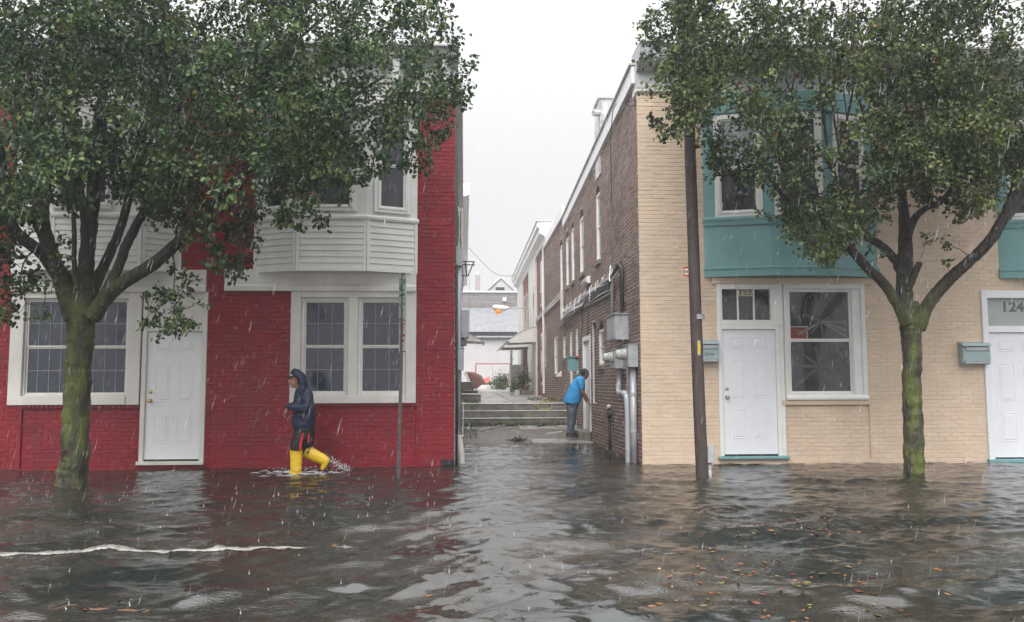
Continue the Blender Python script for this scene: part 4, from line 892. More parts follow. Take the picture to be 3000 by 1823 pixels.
YL, YR = -2.3, -1.75
trunkL = [(206, 1455, 106, 0), (212, 1409, 96, 0), (219, 1330, 88, 0), (224, 1200, 83, 0), (229, 1080, 82, 0), (236, 980, 84, 0), (240, 915, 92, 0), (243, 860, 80, 0)]
limbsL = [
    [(215, 935, 62, -.05), (190, 840, 62, -.1), (150, 770, 52, -.2), (105, 727, 42, -.35), (55, 690, 40, -.5), (22, 630, 40, -.6), (8, 520, 36, -.7), (-15, 380, 30, -.8), (-60, 200, 22, -1)],
    [(175, 800, 40, -.1), (135, 700, 48, .1), (122, 620, 46, .2), (133, 550, 36, .3), (128, 470, 30, .4), (110, 330, 26, .6), (70, 150, 20, .8)],
    [(130, 640, 30, .15), (90, 618, 26, .2), (45, 606, 24, .3), (0, 590, 20, .5), (-60, 520, 16, .6)],
    [(226, 850, 20, -.3), (218, 780, 18, -.35), (217, 700, 17, -.38), (216, 622, 15, -.4)],
    [(246, 930, 60, .1), (250, 830, 56, .05), (256, 740, 50, .0), (268, 640, 46, -.05), (275, 540, 42, -.1), (280, 400, 34, -.2), (310, 220, 26, -.3), (330, 20, 20, -.3)],
    [(244, 800, 30, .3), (246, 720, 24, .35), (244, 620, 22, .45), (232, 500, 18, .6), (215, 330, 14, .8)],
    [(262, 880, 44, .2), (290, 810, 36, .3), (325, 735, 32, .4), (352, 670, 30, .5), (372, 600, 28, .6), (400, 480, 24, .7), (440, 300, 18, .9)],
    [(275, 925, 46, -.1), (312, 855, 38, -.2), (345, 785, 34, -.25), (372, 715, 33, -.3), (405, 650, 30, -.4), (432, 590, 26, -.5), (480, 450, 22, -.7), (540, 260, 16, -.9)],
    [(270, 930, 58, -.1), (315, 868, 50, -.2), (375, 820, 46, -.35), (440, 780, 44, -.5), (495, 735, 40, -.6), (540, 690, 36, -.7), (610, 610, 28, -.8), (720, 500, 24, -.8), (860, 400, 20, -.7), (1010, 300, 16, -.6), (1130, 220, 10, -.5)],
    [(560, 670, 22, -.7), (680, 600, 17, -.9), (800, 560, 13, -1.1), (930, 560, 9, -1.2)],
    [(400, 580, 20, .65), (480, 470, 18, .9), (620, 330, 16, 1.1), (800, 180, 14, 1.2), (960, 40, 10, 1.2)],
    [(505, 735, 9, -.6), (512, 790, 8, -.65), (508, 850, 6, -.7), (500, 900, 5, -.7)],
    [(120, 720, 10, -.3), (75, 760, 8, -.5), (60, 830, 6, -.6), (80, 890, 4, -.6)],
]
regL = [
    ([(-500, -700), (1150, -700), (1250, -250), (1290, -60), (1270, 130), (1330, 200), (1300, 330), (1130, 350), (1040, 400), (960, 520), (860, 560), (760, 540), (640, 560), (560, 560), (430, 540), (330, 460), (200, 500), (60, 540), (-100, 700), (-500, 700)], 1000, -2.6, 1.9, .25),
    ([(0, 0), (1000, 0), (1240, 60), (1300, 300), (1180, 400), (950, 520), (700, 520), (420, 470), (200, 470), (0, 520)], 420, -2.4, 1.6, .24),
    ([(1200, 30), (1330, 60), (1330, 240), (1310, 330), (1200, 420)], 46, -1.0, .9, .17),
    ([(1290, 160), (1385, 200), (1370, 300), (1310, 330)], 9, -.5, .4, .13),
    ([(1290, 30), (1325, 50), (1330, 130), (1290, 140)], 6, -.4, .4, .12),
    ([(1200, 420), (1320, 360), (1330, 400), (1240, 500), (1200, 500)], 12, -.7, .2, .13),
    ([(960, 400), (1200, 380), (1220, 460), (1150, 540), (960, 560), (840, 620), (780, 620), (770, 560)], 95, -1.7, .6, .15),
    ([(780, 620), (900, 620), (975, 640), (880, 650)], 10, -1.2, -.6, .10),
    ([(540, 560), (760, 560), (760, 660), (700, 790), (650, 800), (600, 700), (540, 690)], 55, -1.4, .6, .16),
    ([(660, 790), (720, 800), (710, 815), (660, 805)], 3, -1, -.8, .08),
    ([(420, 560), (560, 560), (530, 660), (420, 620)], 22, -.8, .6, .17),
    ([(430, 770), (610, 790), (600, 820), (590, 960), (530, 985), (440, 985), (420, 900)], 26, -.9, -.4, .11),
    ([(0, 520), (110, 520), (90, 640), (60, 660), (0, 640)], 26, -.9, .8, .18),
    ([(120, 440), (600, 440), (560, 560), (440, 600), (300, 540), (150, 530)], 70, -1.6, .6, .2),
    ([(150, 560), (235, 560), (215, 640), (160, 640)], 12, -.6, .2, .14),
    ([(-60, 640), (30, 660), (60, 740), (130, 800), (140, 900), (60, 935), (-60, 930)], 44, -1.1, .3, .14),
    ([(150, 680), (215, 700), (220, 830), (180, 800)], 8, -.5, .1, .09),
]
tree('pear_tree', 'big dark pear tree with mossy green trunk before the red house, left of door 120', YL, trunkL, limbsL, regL, LEAF, 3, .057, .004, clear=[([(860, -60), (1340, -60), (1340, 330), (860, 260)], .40), ([(480, -60), (760, -60), (720, 130), (480, 130)], .55), ([(900, 330), (1240, 330), (1230, 600), (900, 600)], .45), ([(250, 250), (420, 230), (430, 420), (260, 420)], .4), ([(600, 400), (760, 380), (780, 560), (620, 560)], .35)])
trunkR = [(2680, 1440, 74, 0), (2678, 1395, 69, 0), (2677, 1300, 66, 0), (2674, 1200, 64, 0), (2671, 1080, 62, 0), (2669, 990, 68, 0), (2668, 940, 74, 0), (2660, 890, 66, 0)]
limbsR = [
    [(2655, 950, 40, -.1), (2628, 890, 38, -.15), (2592, 835, 36, -.2), (2546, 790, 34, -.3), (2500, 740, 33, -.4), (2462, 700, 30, -.5), (2400, 645, 26, -.6), (2330, 600, 20, -.7), (2270, 540, 16, -.8), (2210, 440, 12, -.9)],
    [(2640, 800, 30, .1), (2620, 760, 30, .15), (2588, 725, 30, .2), (2530, 685, 26, .3), (2470, 630, 22, .4), (2400, 590, 18, .4), (2300, 500, 14, .4), (2240, 380, 12, .4), (2150, 240, 9, .4)],
    [(2652, 930, 58, 0), (2650, 850, 56, 0), (2652, 760, 52, .05), (2652, 680, 44, .1), (2645, 600, 34, .15), (2636, 500, 28, .2), (2610, 340, 22, .3), (2600, 120, 16, .4), (2590, -80, 12, .4)],
    [(2655, 700, 34, -.05), (2680, 640, 28, -.15), (2712, 612, 24, -.2), (2755, 592, 22, -.25), (2790, 548, 18, -.3), (2850, 440, 16, -.4), (2900, 260, 12, -.5)],
    [(2660, 850, 24, -.1), (2676, 812, 26, -.15), (2694, 768, 22, -.2)],
    [(2690, 965, 50, 0), (2715, 900, 46, -.05), (2752, 850, 44, -.1), (2800, 800, 42, -.2), (2850, 757, 40, -.3), (2900, 705, 40, -.4), (2940, 640, 38, -.45), (2972, 560, 34, -.5), (3000, 440, 30, -.6), (3030, 250, 24, -.7), (3040, 40, 16, -.8)],
    [(2930, 665, 26, -.42), (2965, 622, 24, -.3), (3010, 570, 22, -.1), (3080, 480, 20, .1), (3150, 330, 14, .3)],
    [(2500, 650, 16, .35), (2462, 560, 15, .5), (2435, 480, 15, .6), (2418, 390, 13, .7), (2405, 260, 11, .8), (2385, 60, 9, .9)],
    [(2470, 590, 14, .45), (2460, 480, 13, .2), (2475, 380, 12, 0), (2500, 240, 10, -.2), (2490, 60, 8, -.3)],
    [(2440, 500, 12, .55), (2390, 420, 11, .5), (2340, 330, 10, .4), (2290, 200, 8, .3)],
    [(2636, 520, 16, .2), (2560, 420, 13, .3), (2520, 300, 11, .4)],
    [(2480, 560, 12, .45), (2455, 420, 10, .5), (2440, 300, 9, .5), (2450, 160, 7, .5)],
    [(2470, 520, 11, .4), (2500, 420, 10, .5), (2540, 330, 8, .5), (2560, 200, 7, .5)],
    [(2400, 590, 12, .4), (2370, 470, 10, .5), (2320, 380, 9, .5), (2300, 260, 7, .5)],
    [(2440, 500, 9, .3), (2480, 380, 8, .2), (2470, 250, 7, .2)],
    [(2290, 500, 12, .3), (2280, 430, 11, -.1), (2300, 340, 9, -.4), (2330, 220, 8, -.6)],
]
regR = [
    ([(1960, 60), (1990, -100), (2050, -700), (3500, -700), (3500, 560), (3060, 560), (2980, 520), (2900, 480), (2800, 540), (2740, 500), (2640, 560), (2560, 520), (2480, 640), (2330, 640), (2260, 520), (2180, 500), (2060, 400), (1980, 300), (1940, 200)], 900, -2.2, 1.2, .24),
    ([(2000, 40), (2950, 0), (2980, 460), (2800, 500), (2600, 480), (2400, 460), (2200, 400), (2020, 320), (1960, 200)], 330, -1.9, 1.1, .23),
    ([(1975, -60), (2110, -60), (2110, 330), (2060, 370), (1985, 340)], 60, -1.0, -.35, .16),
    ([(1860, 140), (1960, 100), (2000, 300), (1940, 280)], 14, -.6, .5, .14),
    ([(1855, 20), (1900, 0), (1980, 20), (1960, 120), (1890, 150)], 14, -.6, .5, .13),
    ([(1895, 345), (2000, 330), (2020, 390), (1920, 400)], 12, -.8, -.2, .11),
    ([(2050, 400), (2260, 430), (2250, 520), (2100, 520)], 30, -1.0, .4, .14),
    ([(2050, 480), (2120, 470), (2180, 520), (2120, 515)], 6, -.8, .0, .09),
    ([(2240, 520), (2480, 600), (2560, 600), (2540, 640), (2480, 720), (2400, 760), (2330, 740), (2320, 640)], 75, -1.3, .4, .16),
    ([(2500, 560), (2620, 560), (2600, 640), (2560, 690), (2500, 640)], 22, -.8, .5, .15),
    ([(2360, 730), (2450, 740), (2440, 770), (2370, 760)], 6, -.9, -.5, .08),
    ([(2190, 620), (2330, 620), (2340, 650), (2200, 650)], 9, -.9, -.5, .08),
    ([(2660, 540), (2760, 540), (2740, 610), (2700, 600)], 10, -.5, .4, .14),
    ([(2740, 520), (2840, 560), (2830, 640), (2790, 630)], 14, -.8, .1, .12),
    ([(2560, 300), (3050, 250), (3050, 560), (2960, 540), (2900, 600), (2760, 560), (2600, 560)], 130, -1.6, .6, .21),
    ([(2700, 690), (2800, 690), (2790, 830), (2720, 830)], 5, -.7, -.2, .075),
    ([(2540, 660), (2590, 700), (2590, 760), (2545, 770)], 5, -.6, -.1, .08),
]
tree('pear_tree', 'lighter pear tree with forked trunk standing between door 122 and door 124', YR, trunkR, limbsR, regR, LEAF2, 9, .056, .010, clear=[([(2290, 215), (2440, 190), (2560, 260), (2560, 470), (2500, 560), (2420, 520), (2370, 420), (2290, 330)], .80), ([(2060, 330), (2250, 350), (2260, 520), (2100, 520)], .45), ([(1880, 180), (1985, 180), (1985, 330), (1880, 330)], .5)])

tl_ = [o for o in S.objects if o.name == 'pear_tree'][0]; kc = P(190, 1335, YL - .155)
MB().rings([(kc + (0, .03, 0), (.075, 0, .0), (0, 0, .115)), (kc + (0, -.012, 0), (.055, 0, 0), (0, 0, .09)), (kc + (0, -.022, 0), (.035, 0, 0), (0, 0, .06)), (kc + (0, -.006, 0), (.018, 0, 0), (0, 0, .035))], 14).build('knot', mat('dark_knot', (.035, .018, .012), .7, .4, 20), tl_, True)
# ================================================================== THINGS ON THE STREET FRONT
def s_at(Y): return FPX / (Y - CAM[1])
# utility pole
up1 = thing('utility_pole', 'leaning dark wooden utility pole left of door 122', 'pole')
YP = -1.75
pts = [P(2062, 1450, YP), P(2057.5, 1396, YP), P(2047, 1150, YP), P(2037, 880, YP), P(2019, 360, YP), P(2008, 0, YP), P(2000, -260, YP)]
MB().tube(catmull(pts, 5), [.089 - .0004 * i for i in range(31)], 20).build('shaft', POLE, up1, True)
def near_pole(px, py, off=.0): p = P(px, py, YP - .088 - off); return p
a = P(2045, 929, YP); MB().tube([a + (0, 0, -.035), a + (0, 0, .035)], [.092, .092], 20).build('tape_wrap', TAPE, up1)
MB().tube([a + (.02, -.09, .045), a + (.07, -.10, .03)], .006, 5).build('tape_end', TAPE, up1)
a = near_pole(2047.5, 1020); MB().bev(a[0] - .021, a[0] + .021, 1.84, 1.848, a[2] - .105, a[2] + .105, .002).build('number_tag', TAPE, up1)
MB().bev(a[0] - .017, a[0] + .017, 1.8481, 1.850, a[2] - .085, a[2] + .085, .001).build('yellow_tag', TAGY, up1)
for i, ch_ in enumerate('A1082'): text('tag_character', ch_, .036, (a[0], -1.8508, a[2] + .066 - i * .033), FRONT, BLACK, up1, ext=.0005)
sn = thing('pole_notice', 'small white and red notice stapled to the left side of the utility pole', 'notice')
q = RC(2004, 2022, 782, 810, YP + .02); MB().box(q[0], q[1], 1.72, 1.724, q[2], q[3]).build('card', SIGNR, sn); MB().box(q[0] + .012, q[1], 1.7241, 1.726, q[2] + .025, q[3] - .025).build('print_field', SIGNW, sn)
for i in range(3): MB().box(q[0] + .02 + i * .022, q[0] + .034 + i * .022, 1.7261, 1.727, q[2] + .05, q[3] - .05).build('stroke', BLACK, sn)
jb = thing('junction_box', 'grey electric box with pipe at the foot of the utility pole', 'box')
q = RC(2071, 2088, 1306, 1355, YP); MB().bev(q[0], q[1] + .005, 1.69, 1.80, q[2], q[3], .012).build('box_body', METAL, jb)
MB().bev(q[0] - .004, q[1] + .012, 1.801, 1.812, q[2] - .004, q[3] + .008, .006).build('box_cover', METAL, jb)
c = P(2079, 1380, YP); MB().tube([(c[0], YP, -.2), (c[0], YP, q[2])], .028, 10).build('pipe', METAL, jb, True); MB().tube([(c[0], YP, .10), (c[0], YP, .14)], .036, 10).build('collar', METAL, jb)
# parking sign post
sp_ = thing('sign_post', 'thin metal post with two parking signs turned edge-on, before the red house', 'sign post')
YS = -1.75
p0, p1 = P(1166, 1440, YS), P(1182, 806, YS); dv = (p1 - p0)
MB().tube([p0, p1 + dv * .01], [.024, .024], 4).build('post', GALV, sp_)
ang = R(67); us = np.array([math.cos(ang), -math.sin(ang), 0]); ws_ = np.array([-math.sin(ang), -math.cos(ang), 0])
def signpanel(y0, y1, colr, rows):
    a, c = P(1185, y0, YS), P(1183, y1, YS); F = Frame((a[0], YS, 0), us, ws_); zt_2, zb_2 = a[2], c[2]
    o = MB().bev(-.15, .15, .025, .029, zb_2, zt_2, .001, F).build('sign_plate', SIGNW, sp_)
    for (u0, u1, f0, f1) in rows: MB().box(u0, u1, .0291, .0305, zt_2 - (zt_2 - zb_2) * f1, zt_2 - (zt_2 - zb_2) * f0, F).build('marking', colr, o)
    return F, zt_2, zb_2
F, a, c = signpanel(808, 932, SIGNG, [(-.13, -.02, .06, .34), (.0, .13, .34, .37), (-.13, .13, .55, .56), (-.13, .13, .93, .94)])
text('letter', 'P', .17, F(-.075, .031, a - (a - c) * .2), F, SIGNW, sp_); text('sign_text', '2 HR', .075, F(.06, .031, a - (a - c) * .16), F, SIGNG, sp_); text('sign_text', 'PARKING', .055, F(0, .031, a - (a - c) * .46), F, SIGNG, sp_)
text('sign_text', '8 AM TO', .06, F(0, .031, a - (a - c) * .68), F, SIGNG, sp_); text('sign_text', '6 PM', .06, F(0, .031, a - (a - c) * .82), F, SIGNG, sp_)
F, a, c = signpanel(938, 1034, SIGNR, [(-.13, .13, .02, .05), (-.13, .13, .12, .15), (-.14, .14, .95, .98)])
text('sign_text', 'NO', .09, F(0, .031, a - (a - c) * .27), F, SIGNR, sp_); text('sign_text', 'PARKING', .055, F(0, .031, a - (a - c) * .48), F, SIGNR, sp_); text('sign_text', 'HERE', .06, F(0, .031, a - (a - c) * .64), F, SIGNR, sp_); text('arrow', '<', .10, F(0, .031, a - (a - c) * .83), F, BLACK, sp_)
# mailboxes on the beige front
MBOX = mat('faded_teal_metal', (.30, .40, .41), .4, .1, 6)
def mailbox(label, q, m, txt=None):
    t = thing('mailbox', label, 'mailbox'); u0, u1, z0, z1 = q; H_ = z1 - z0
    MB().sect([(.002, z0), (.10, z0), (.14, z0 + .05), (.14, z0 + H_ * .62), (.10, z0 + H_ * .9), (.002, z0 + H_ * .95)], u0 + .01, u1 - .01).build('box_body', m, t)
    MB().sect([(.002, z1 - .02), (.11, z1 - .035), (.165, z1 - H_ * .2), (.17, z1 - H_ * .19), (.115, z1 - .02), (.002, z1)], u0, u1).build('lid', m, t)
    MB().bev(u0 + .05, u1 - .02, .141, .156, z0 + H_ * .60, z0 + H_ * .76, .004).build('flap_strip', METAL, t)
    MB().bev(u0 + .05, u1 - .02, .12, .146, z0 + .01, z0 + .045, .004).build('paper_holder', METAL, t)
    if txt: text('number', txt, .065, FRONT((u0 + u1) / 2 + .01, .1415, z0 + H_ * .36), FRONT, BLACK, t, ext=.002)
mailbox('teal mailbox marked 122 N, partly behind the utility pole', RC(2040, 2105, 996, 1062, -.1), MBOX, '122 N')
mailbox('teal mailbox without number left of door 124', RC(2816, 2899, 1002, 1068, -.1), MBOX)

# ---- electric boxes and pipes on the right alley wall
def bxs(name, label, x0, x1, y0, y1, Yc, d, th, m, cat='box'):
    pass
eb = thing('electric_box', 'large grey steel panel high on the right alley wall, near the corner', 'electric box')
z0, z1 = 1.27 + (1130 - 996) / 168, 1.27 + (1130 - 922) / 168
MB().bev(1.0, 1.88, .0, .235, z0, z1, .008, SIDE).build('cabinet', METAL, eb); MB().bev(1.02, 1.86, .2351, .243, z0 + .02, z1 - .02, .006, SIDE).build('cover', METAL, eb)
MB().box(.97, 1.91, .0, .26, z1 + .001, z1 + .02, SIDE).build('rain_lip', METAL, eb)
def meter(label, y0, y1, z0, z1, d):
    t = thing('meter_box', label, 'electric meter'); MB().bev(y0, y1, 0, d, z0, z1, .01, SIDE).build('box_body', METAL, t); MB().box(y0 - .01, y1 + .01, 0, d + .012, z1 + .001, z1 + .014, SIDE).build('lid', METAL, t)
    zc = z1 - (z1 - z0) * .42; yc = (y0 + y1) / 2
    MB().rings([(SIDE(yc, d + q, zc), np.array([0, r, 0]), np.array([0, 0, r])) for q, r in ((0, .095), (.03, .095), (.031, .085), (.06, .085), (.061, .092), (.075, .092), (.076, .08), (.14, .078), (.165, .06))], 20).build('meter', mat('meter_glass', (.42, .42, .40), .15, .3, 30), t, True)
    MB().rings([(SIDE(yc, d + q, zc), np.array([0, r, 0]), np.array([0, 0, r])) for q, r in ((.06, .1), (.075, .1))], 20).build('sealing_ring', METAL, t)
s1 = s_at(.35); meter('electric meter in grey box nearest the street corner on the alley wall', .22, .72, 1.27 + (1130 - 1076) / s1, 1.27 + (1130 - 1011) / s1, .16)
s2 = s_at(1.35); meter('second electric meter box on the alley wall, below the large steel panel', 1.25, 1.75, 1.27 + (1130 - 1080) / s2, 1.27 + (1130 - 1023) / s2, .20)
def zs(py, Y, X=2.75): return 1.27 + (1130 - py) / s_at(Y)
dk = thing('cable_duct', 'straight grey rectangular duct running from the meters down into the water', 'pipe'); MB().bev(.66, .80, 0.002, .09, -.2, zs(1080, .7), .01, SIDE).build('duct', PIPE, dk)
for z in (.9, .35, 1.25): MB().bev(.63, .83, .002, .098, z, z + .03, .004, SIDE).build('strap', METAL, dk)
pp = thing('conduit_pipe', 'grey round conduit falling from the corner meter box to the water', 'pipe'); MB().tube([SIDE(.36, .06, zs(1077, .3)), SIDE(.36, .06, -.2)], .055, 14).build('pipe', PIPE, pp, True)
for z in (.5, 1.1): MB().tube([SIDE(.36, .06, z), SIDE(.36, .06, z + .05)], .062, 14).build('coupling', PIPE, pp)
pe = thing('elbow_conduit', 'grey conduit with two elbows crossing the duct below the meters', 'pipe')
pth = [SIDE(1.5, .08, zs(1080, 1.5)), SIDE(1.5, .08, 1.45), SIDE(1.47, .10, 1.27), SIDE(1.32, .13, 1.16), SIDE(1.0, .17, 1.14), SIDE(.62, .17, 1.14), SIDE(.52, .16, 1.12), SIDE(.47, .15, 1.02), SIDE(.47, .14, .7), SIDE(.47, .14, -.2)]
MB().tube(catmull(pth, 4), .048, 14).build('pipe', PIPE, pe, True)
for i in (8, 20, 24): q = catmull(pth, 4); MB().tube([q[i], q[i + 1]], .056, 14).build('coupling', PIPE, pe)
dp = thing('gas_riser', 'thin rusty black pipe with pale cap low on the alley wall, left of the conduits', 'pipe')
yq = RS(1789, 1797, 1195, 1320)[0]; MB().tube([SIDE(yq, .07, zs(1195, yq)), SIDE(yq, .07, -.2)], .028, 10).build('pipe', BLACK, dp, True); MB().ball(SIDE(yq, .08, zs(1192, yq)), .045, 10).build('cap', PVC, dp, True); MB().rings([(SIDE(yq - .1, .05 + q, .72), np.array([0, .07, 0]), np.array([0, 0, .07])) for q in (0, .08)], 12).build('valve', BLACK, dp)
# conduits rising from the panel
cr_ = thing('riser_conduit', 'pale conduit rising from the large steel panel to the cable bundle', 'pipe')
ya = RS(1795, 1801, 830, 918)[0]; MB().tube([SIDE(ya, .05, z1 - .0), SIDE(ya, .05, 3.35), SIDE(ya + .05, .05, 3.5)], .03, 10).build('pipe', PIPE, cr_, True)
MB().tube([SIDE(ya + .2, .03, z1), SIDE(ya + .2, .03, 3.45)], .016, 8).build('thin_pipe', BLACK, cr_, True)
cb = thing('black_riser', 'thick black riser pipe with weatherhead above the large steel panel', 'pipe')
yb2 = RS(1826, 1832, 780, 915)[0]; zt3 = zs(774, yb2); MB().tube([SIDE(yb2, .06, z1), SIDE(yb2, .06, zt3 - .05), SIDE(yb2 + .05, .09, zt3 + .03), SIDE(yb2 + .18, .10, zt3 - .02)], [.04, .04, .05, .05], 10).build('pipe', BLACK, cb, True)
# cables
cbl = thing('cable_bundle', 'sagging bundle of grey and black cables fixed along the right alley wall', 'cables')
yn, ymid, yf = RS(1786, 1790, 810, 860)[0], RS(1652, 1656, 910, 925)[1], 19.5
for i in range(7):
    zn = 3.42 - i * .062; zf = 3.40 - i * .034; pts = []
    for k in range(15):
        t_ = k / 14; pts.append(SIDE(yn + (ymid - yn) * t_, .035 + .012 * (i % 3) + .02 * random.random(), zn + (zf - zn) * t_ - .02 * math.sin(t_ * 9 + i) * (1 if 0 < k < 14 else 0)))
    MB().tube(pts, .015, 6).build('cable', CABLE if i % 3 else PIPE, cbl, True)
for i in range(4):
    pts = [SIDE(ymid + .1 + i * .02, .05, 3.2 + i * .05), SIDE(ymid + .15, .06, 3.6), SIDE(ymid + .3, .05, 3.98 - i * .05)]
    for k in range(1, 9): t_ = k / 8; pts.append(SIDE(ymid + .3 + (yf - ymid) * t_, .05 + .02 * random.random(), 3.96 - i * .05 - .06 * t_))
    MB().tube(pts, .015, 6).build('cable', CABLE, cbl, True)
pts = [SIDE(yb2 + .18, .10, zt3 - .02)] + [SIDE(yb2 + .2 + (11 - yb2) * k / 10, .08 + .02 * math.sin(k * 2), zt3 - .08 - .28 * (k / 10) ** .7 - (.05 if k % 2 else 0) - (.14 if k > 5 else 0) * (k - 5) / 5) for k in range(1, 11)]
for q in range(3): MB().tube([p + np.array([0, 0, .035 * q - .03 * math.sin(i_ + q)]) for i_, p in enumerate(pts)], .022 - q * .004, 6).build('cable', BLACK, cbl, True)
MB().tube(catmull([SIDE(ya, .07, 3.55), SIDE(ya - .15, .12, 3.3), SIDE(ya - .3, .12, 3.22), SIDE(yb2 + .1, .08, 3.36)], 5), .014, 6).build('cable', CABLE, cbl, True)
for k in range(9): y = yn + .3 + k * (ymid - yn) / 9; MB().tube(catmull([SIDE(y, .07, 3.47), SIDE(y + .1, .11, 3.35 - .12 * (k % 3)), SIDE(y + .22, .08, 3.44)], 4), .008, 5).build('cable_tie', CABLE, cbl, True)
ct = thing('cable_trunking', 'pale vertical strip joining the two runs of cable on the alley wall', 'pipe'); MB().bev(ymid - .05, ymid + .05, .02, .1, 3.15, 4.0, .01, SIDE).build('strip', PVC, ct)
for (px, y0, y1) in ((1738, 645, 820), (1722, 880, 985), (1705, 900, 985)):
    t = thing('wall_wire', {1738: 'thin dark wire hanging down the upper alley wall from the roof edge', 1722: 'short thin wire below the cable bundle, nearer the alley door', 1705: 'short thin wire below the cable bundle, left of the other one'}[px], 'wire')
    if px == 1738:
        pts = [PX(1806, 305, XW - .12), PX(1795, 330, XW - .14), PX(1789, 420, XW - .1), PX(1791, 520, XW - .03), PX(1794, 640, XW - .03), PX(1806, 705, XW - .03)]
    else: pts = [PX(px, y0, XW - .02), PX(px + 1, (y0 + y1) / 2, XW - .02), PX(px - 1, y1, XW - .02)]
    MB().tube(catmull(pts, 4), .008, 5).build('wire', BLACK, t, True)
bk = thing('wall_bracket', 'small square metal bracket near the top corner of the alley wall', 'bracket')
q = [PX(1842, 297, XW - .1), PX(1861, 293, XW - .02), PX(1861, 309, XW - .02), PX(1842, 310, XW - .1)]; MB().tube(q, .012, 6).build('bar', BLACK, bk)
wl = thing('wall_light', 'white plastic wall light above the cables on the alley wall', 'lamp'); q = rs(1717, 1730, 814, 834); MB().bev(q[0], q[1], 0, .09, q[2], q[3], .03, SIDE).build('housing', WHITE, wl); MB().bev(q[0] + .03, q[1] - .03, .0901, .12, q[2] + .02, q[3] - .05, .02, SIDE).build('lens', PANEG, wl)
vh = thing('vent_hood', 'white triangular vent hood beside an alley window', 'vent'); q = rs(1636, 1646, 1088, 1104)
MB().add([SIDE(q[0], 0, q[2]), SIDE(q[0], 0, q[3]), SIDE(q[0], .16, q[2]), SIDE(q[0] + .25, 0, q[2]), SIDE(q[0] + .25, 0, q[3]), SIDE(q[0] + .25, .16, q[2])], [(0, 1, 2), (3, 5, 4), (0, 3, 4, 1), (1, 4, 5, 2), (0, 2, 5, 3)]).build('hood', WHITE, vh)
gm = thing('mailbox', 'green-grey mailbox with red flower on the alley wall left of the white door', 'mailbox')
yq = 7.6; s7 = s_at(yq); zq0, zq1 = 1.27 + (1130 - 1086) / s7, 1.27 + (1130 - 1047) / s7
MB().bev(yq, yq + .16, .002, .26, zq0, zq1, .02, SIDE).build('box_body', TEAL, gm); MB().bev(yq - .03, yq + .19, .0, .29, zq1 + .001, zq1 + .03, .01, SIDE).build('lid', TEAL, gm)
MB().ball(SIDE(yq - .02, .05, zq1 + .0), .045, 8).build('red_flower', REDF, gm, True)
# street lamp
la = thing('street_lamp', 'street lamp on a horizontal arm with orange light glowing, over the alley', 'street lamp')
yl = 23.4; sl = s_at(yl); X0 = XW - .06; Zl = 1.27 + (1130 - 901) / sl; xh = (1490 - 1361) / sl; xt = (1442 - 1361) / sl
MB().tube([(X0, yl, Zl), (xh, yl, Zl)], .03, 10).build('arm', METAL, la, True); MB().bev(yl - .1, yl + .1, .06, .09, Zl - .2, Zl + .2, .01, SIDE).build('wall_plate', METAL, la)
MB().rings([((xh + .02, yl, Zl - .01), (0, .05, 0), (0, 0, .06)), ((xh - .1, yl, Zl - .02), (0, .09, 0), (0, 0, .10)), ((xh - .35, yl, Zl - .02), (0, .15, 0), (0, 0, .13)), ((xt + .12, yl, Zl), (0, .15, 0), (0, 0, .13)), ((xt + .02, yl, Zl + .02), (0, .09, 0), (0, 0, .08)), ((xt - .01, yl, Zl + .03), (0, .03, 0), (0, 0, .03))], 14).build('lamp_head', SIDING, la, True)
LAMP = mat('sodium_lens', (.7, .25, .05), .3, .5, 14); bb = LAMP.node_tree.nodes['Principled BSDF']; bb.inputs['Emission Color'].default_value = (1, .30, .05, 1); bb.inputs['Emission Strength'].default_value = .3
MB().ball((xt + .26, yl, Zl - .14), (.17, .12, .14), 12).build('lens', LAMP, la, True)
ow = thing('overhead_wire', 'thin wire sagging across the alley between the two cornices', 'wire'); MB().tube(catmull([P(1355, 702, 24), P(1375, 728, 24), P(1407, 762, 24), P(1447, 799, 24), P(1480, 809, 24), P(1508, 806, 24)], 4), .010, 5).build('wire', BLACK, ow, True)
for (x, lab) in ((1374, 'nearer thin vertical wire left in the alley gap'),):
    t = thing('guy_wire', lab, 'wire'); MB().tube([P(x, 790, 20), P(x + 2, 975, 20)], .006, 5).build('wire', BLACK, t)

# ---- left alley wall utilities
def leftX(px, Y): return (px - 1361) / s_at(Y)
lc = thing('conduit_pipe', 'tall grey conduit ending in a beige plastic sleeve at the corner of the red house', 'pipe')
MB().tube([(-.095, .7, .42), (-.10, .7, 2.0), (-.10, .7, 3.55)], .038, 12).build('pipe', PIPE, lc, True)
MB().tube(catmull([(-.035, .62, -.2), (-.05, .64, .1), (-.08, .68, .36), (-.083, .68, .45)], 4), .056, 14).build('plastic_sleeve', PVC, lc, True)
MB().bev(.62, .80, .02, .125, 3.3, 3.62, .01, SIDEL).build('upper_box', METAL, lc)
MB().tube([(-.13, .55, -.2), (-.135, .55, 3.3)], .02, 8).build('thin_pipe', BLACK, lc, True)
MB().tube(catmull([(-.03, .9, 1.0), (-.02, .9, .8), (-.03, .9, .5), (-.02, .9, .42)], 4), .010, 6).build('cord', CABLE, lc, True)
e1 = thing('electric_box', 'upper grey electric box at the corner of the red house', 'electric box'); MB().bev(1.0, 1.5, .01, .235, 1.27 + (1130 - 990) / 168, 1.27 + (1130 - 911) / 168, .012, SIDEL).build('box_body', METAL, e1)
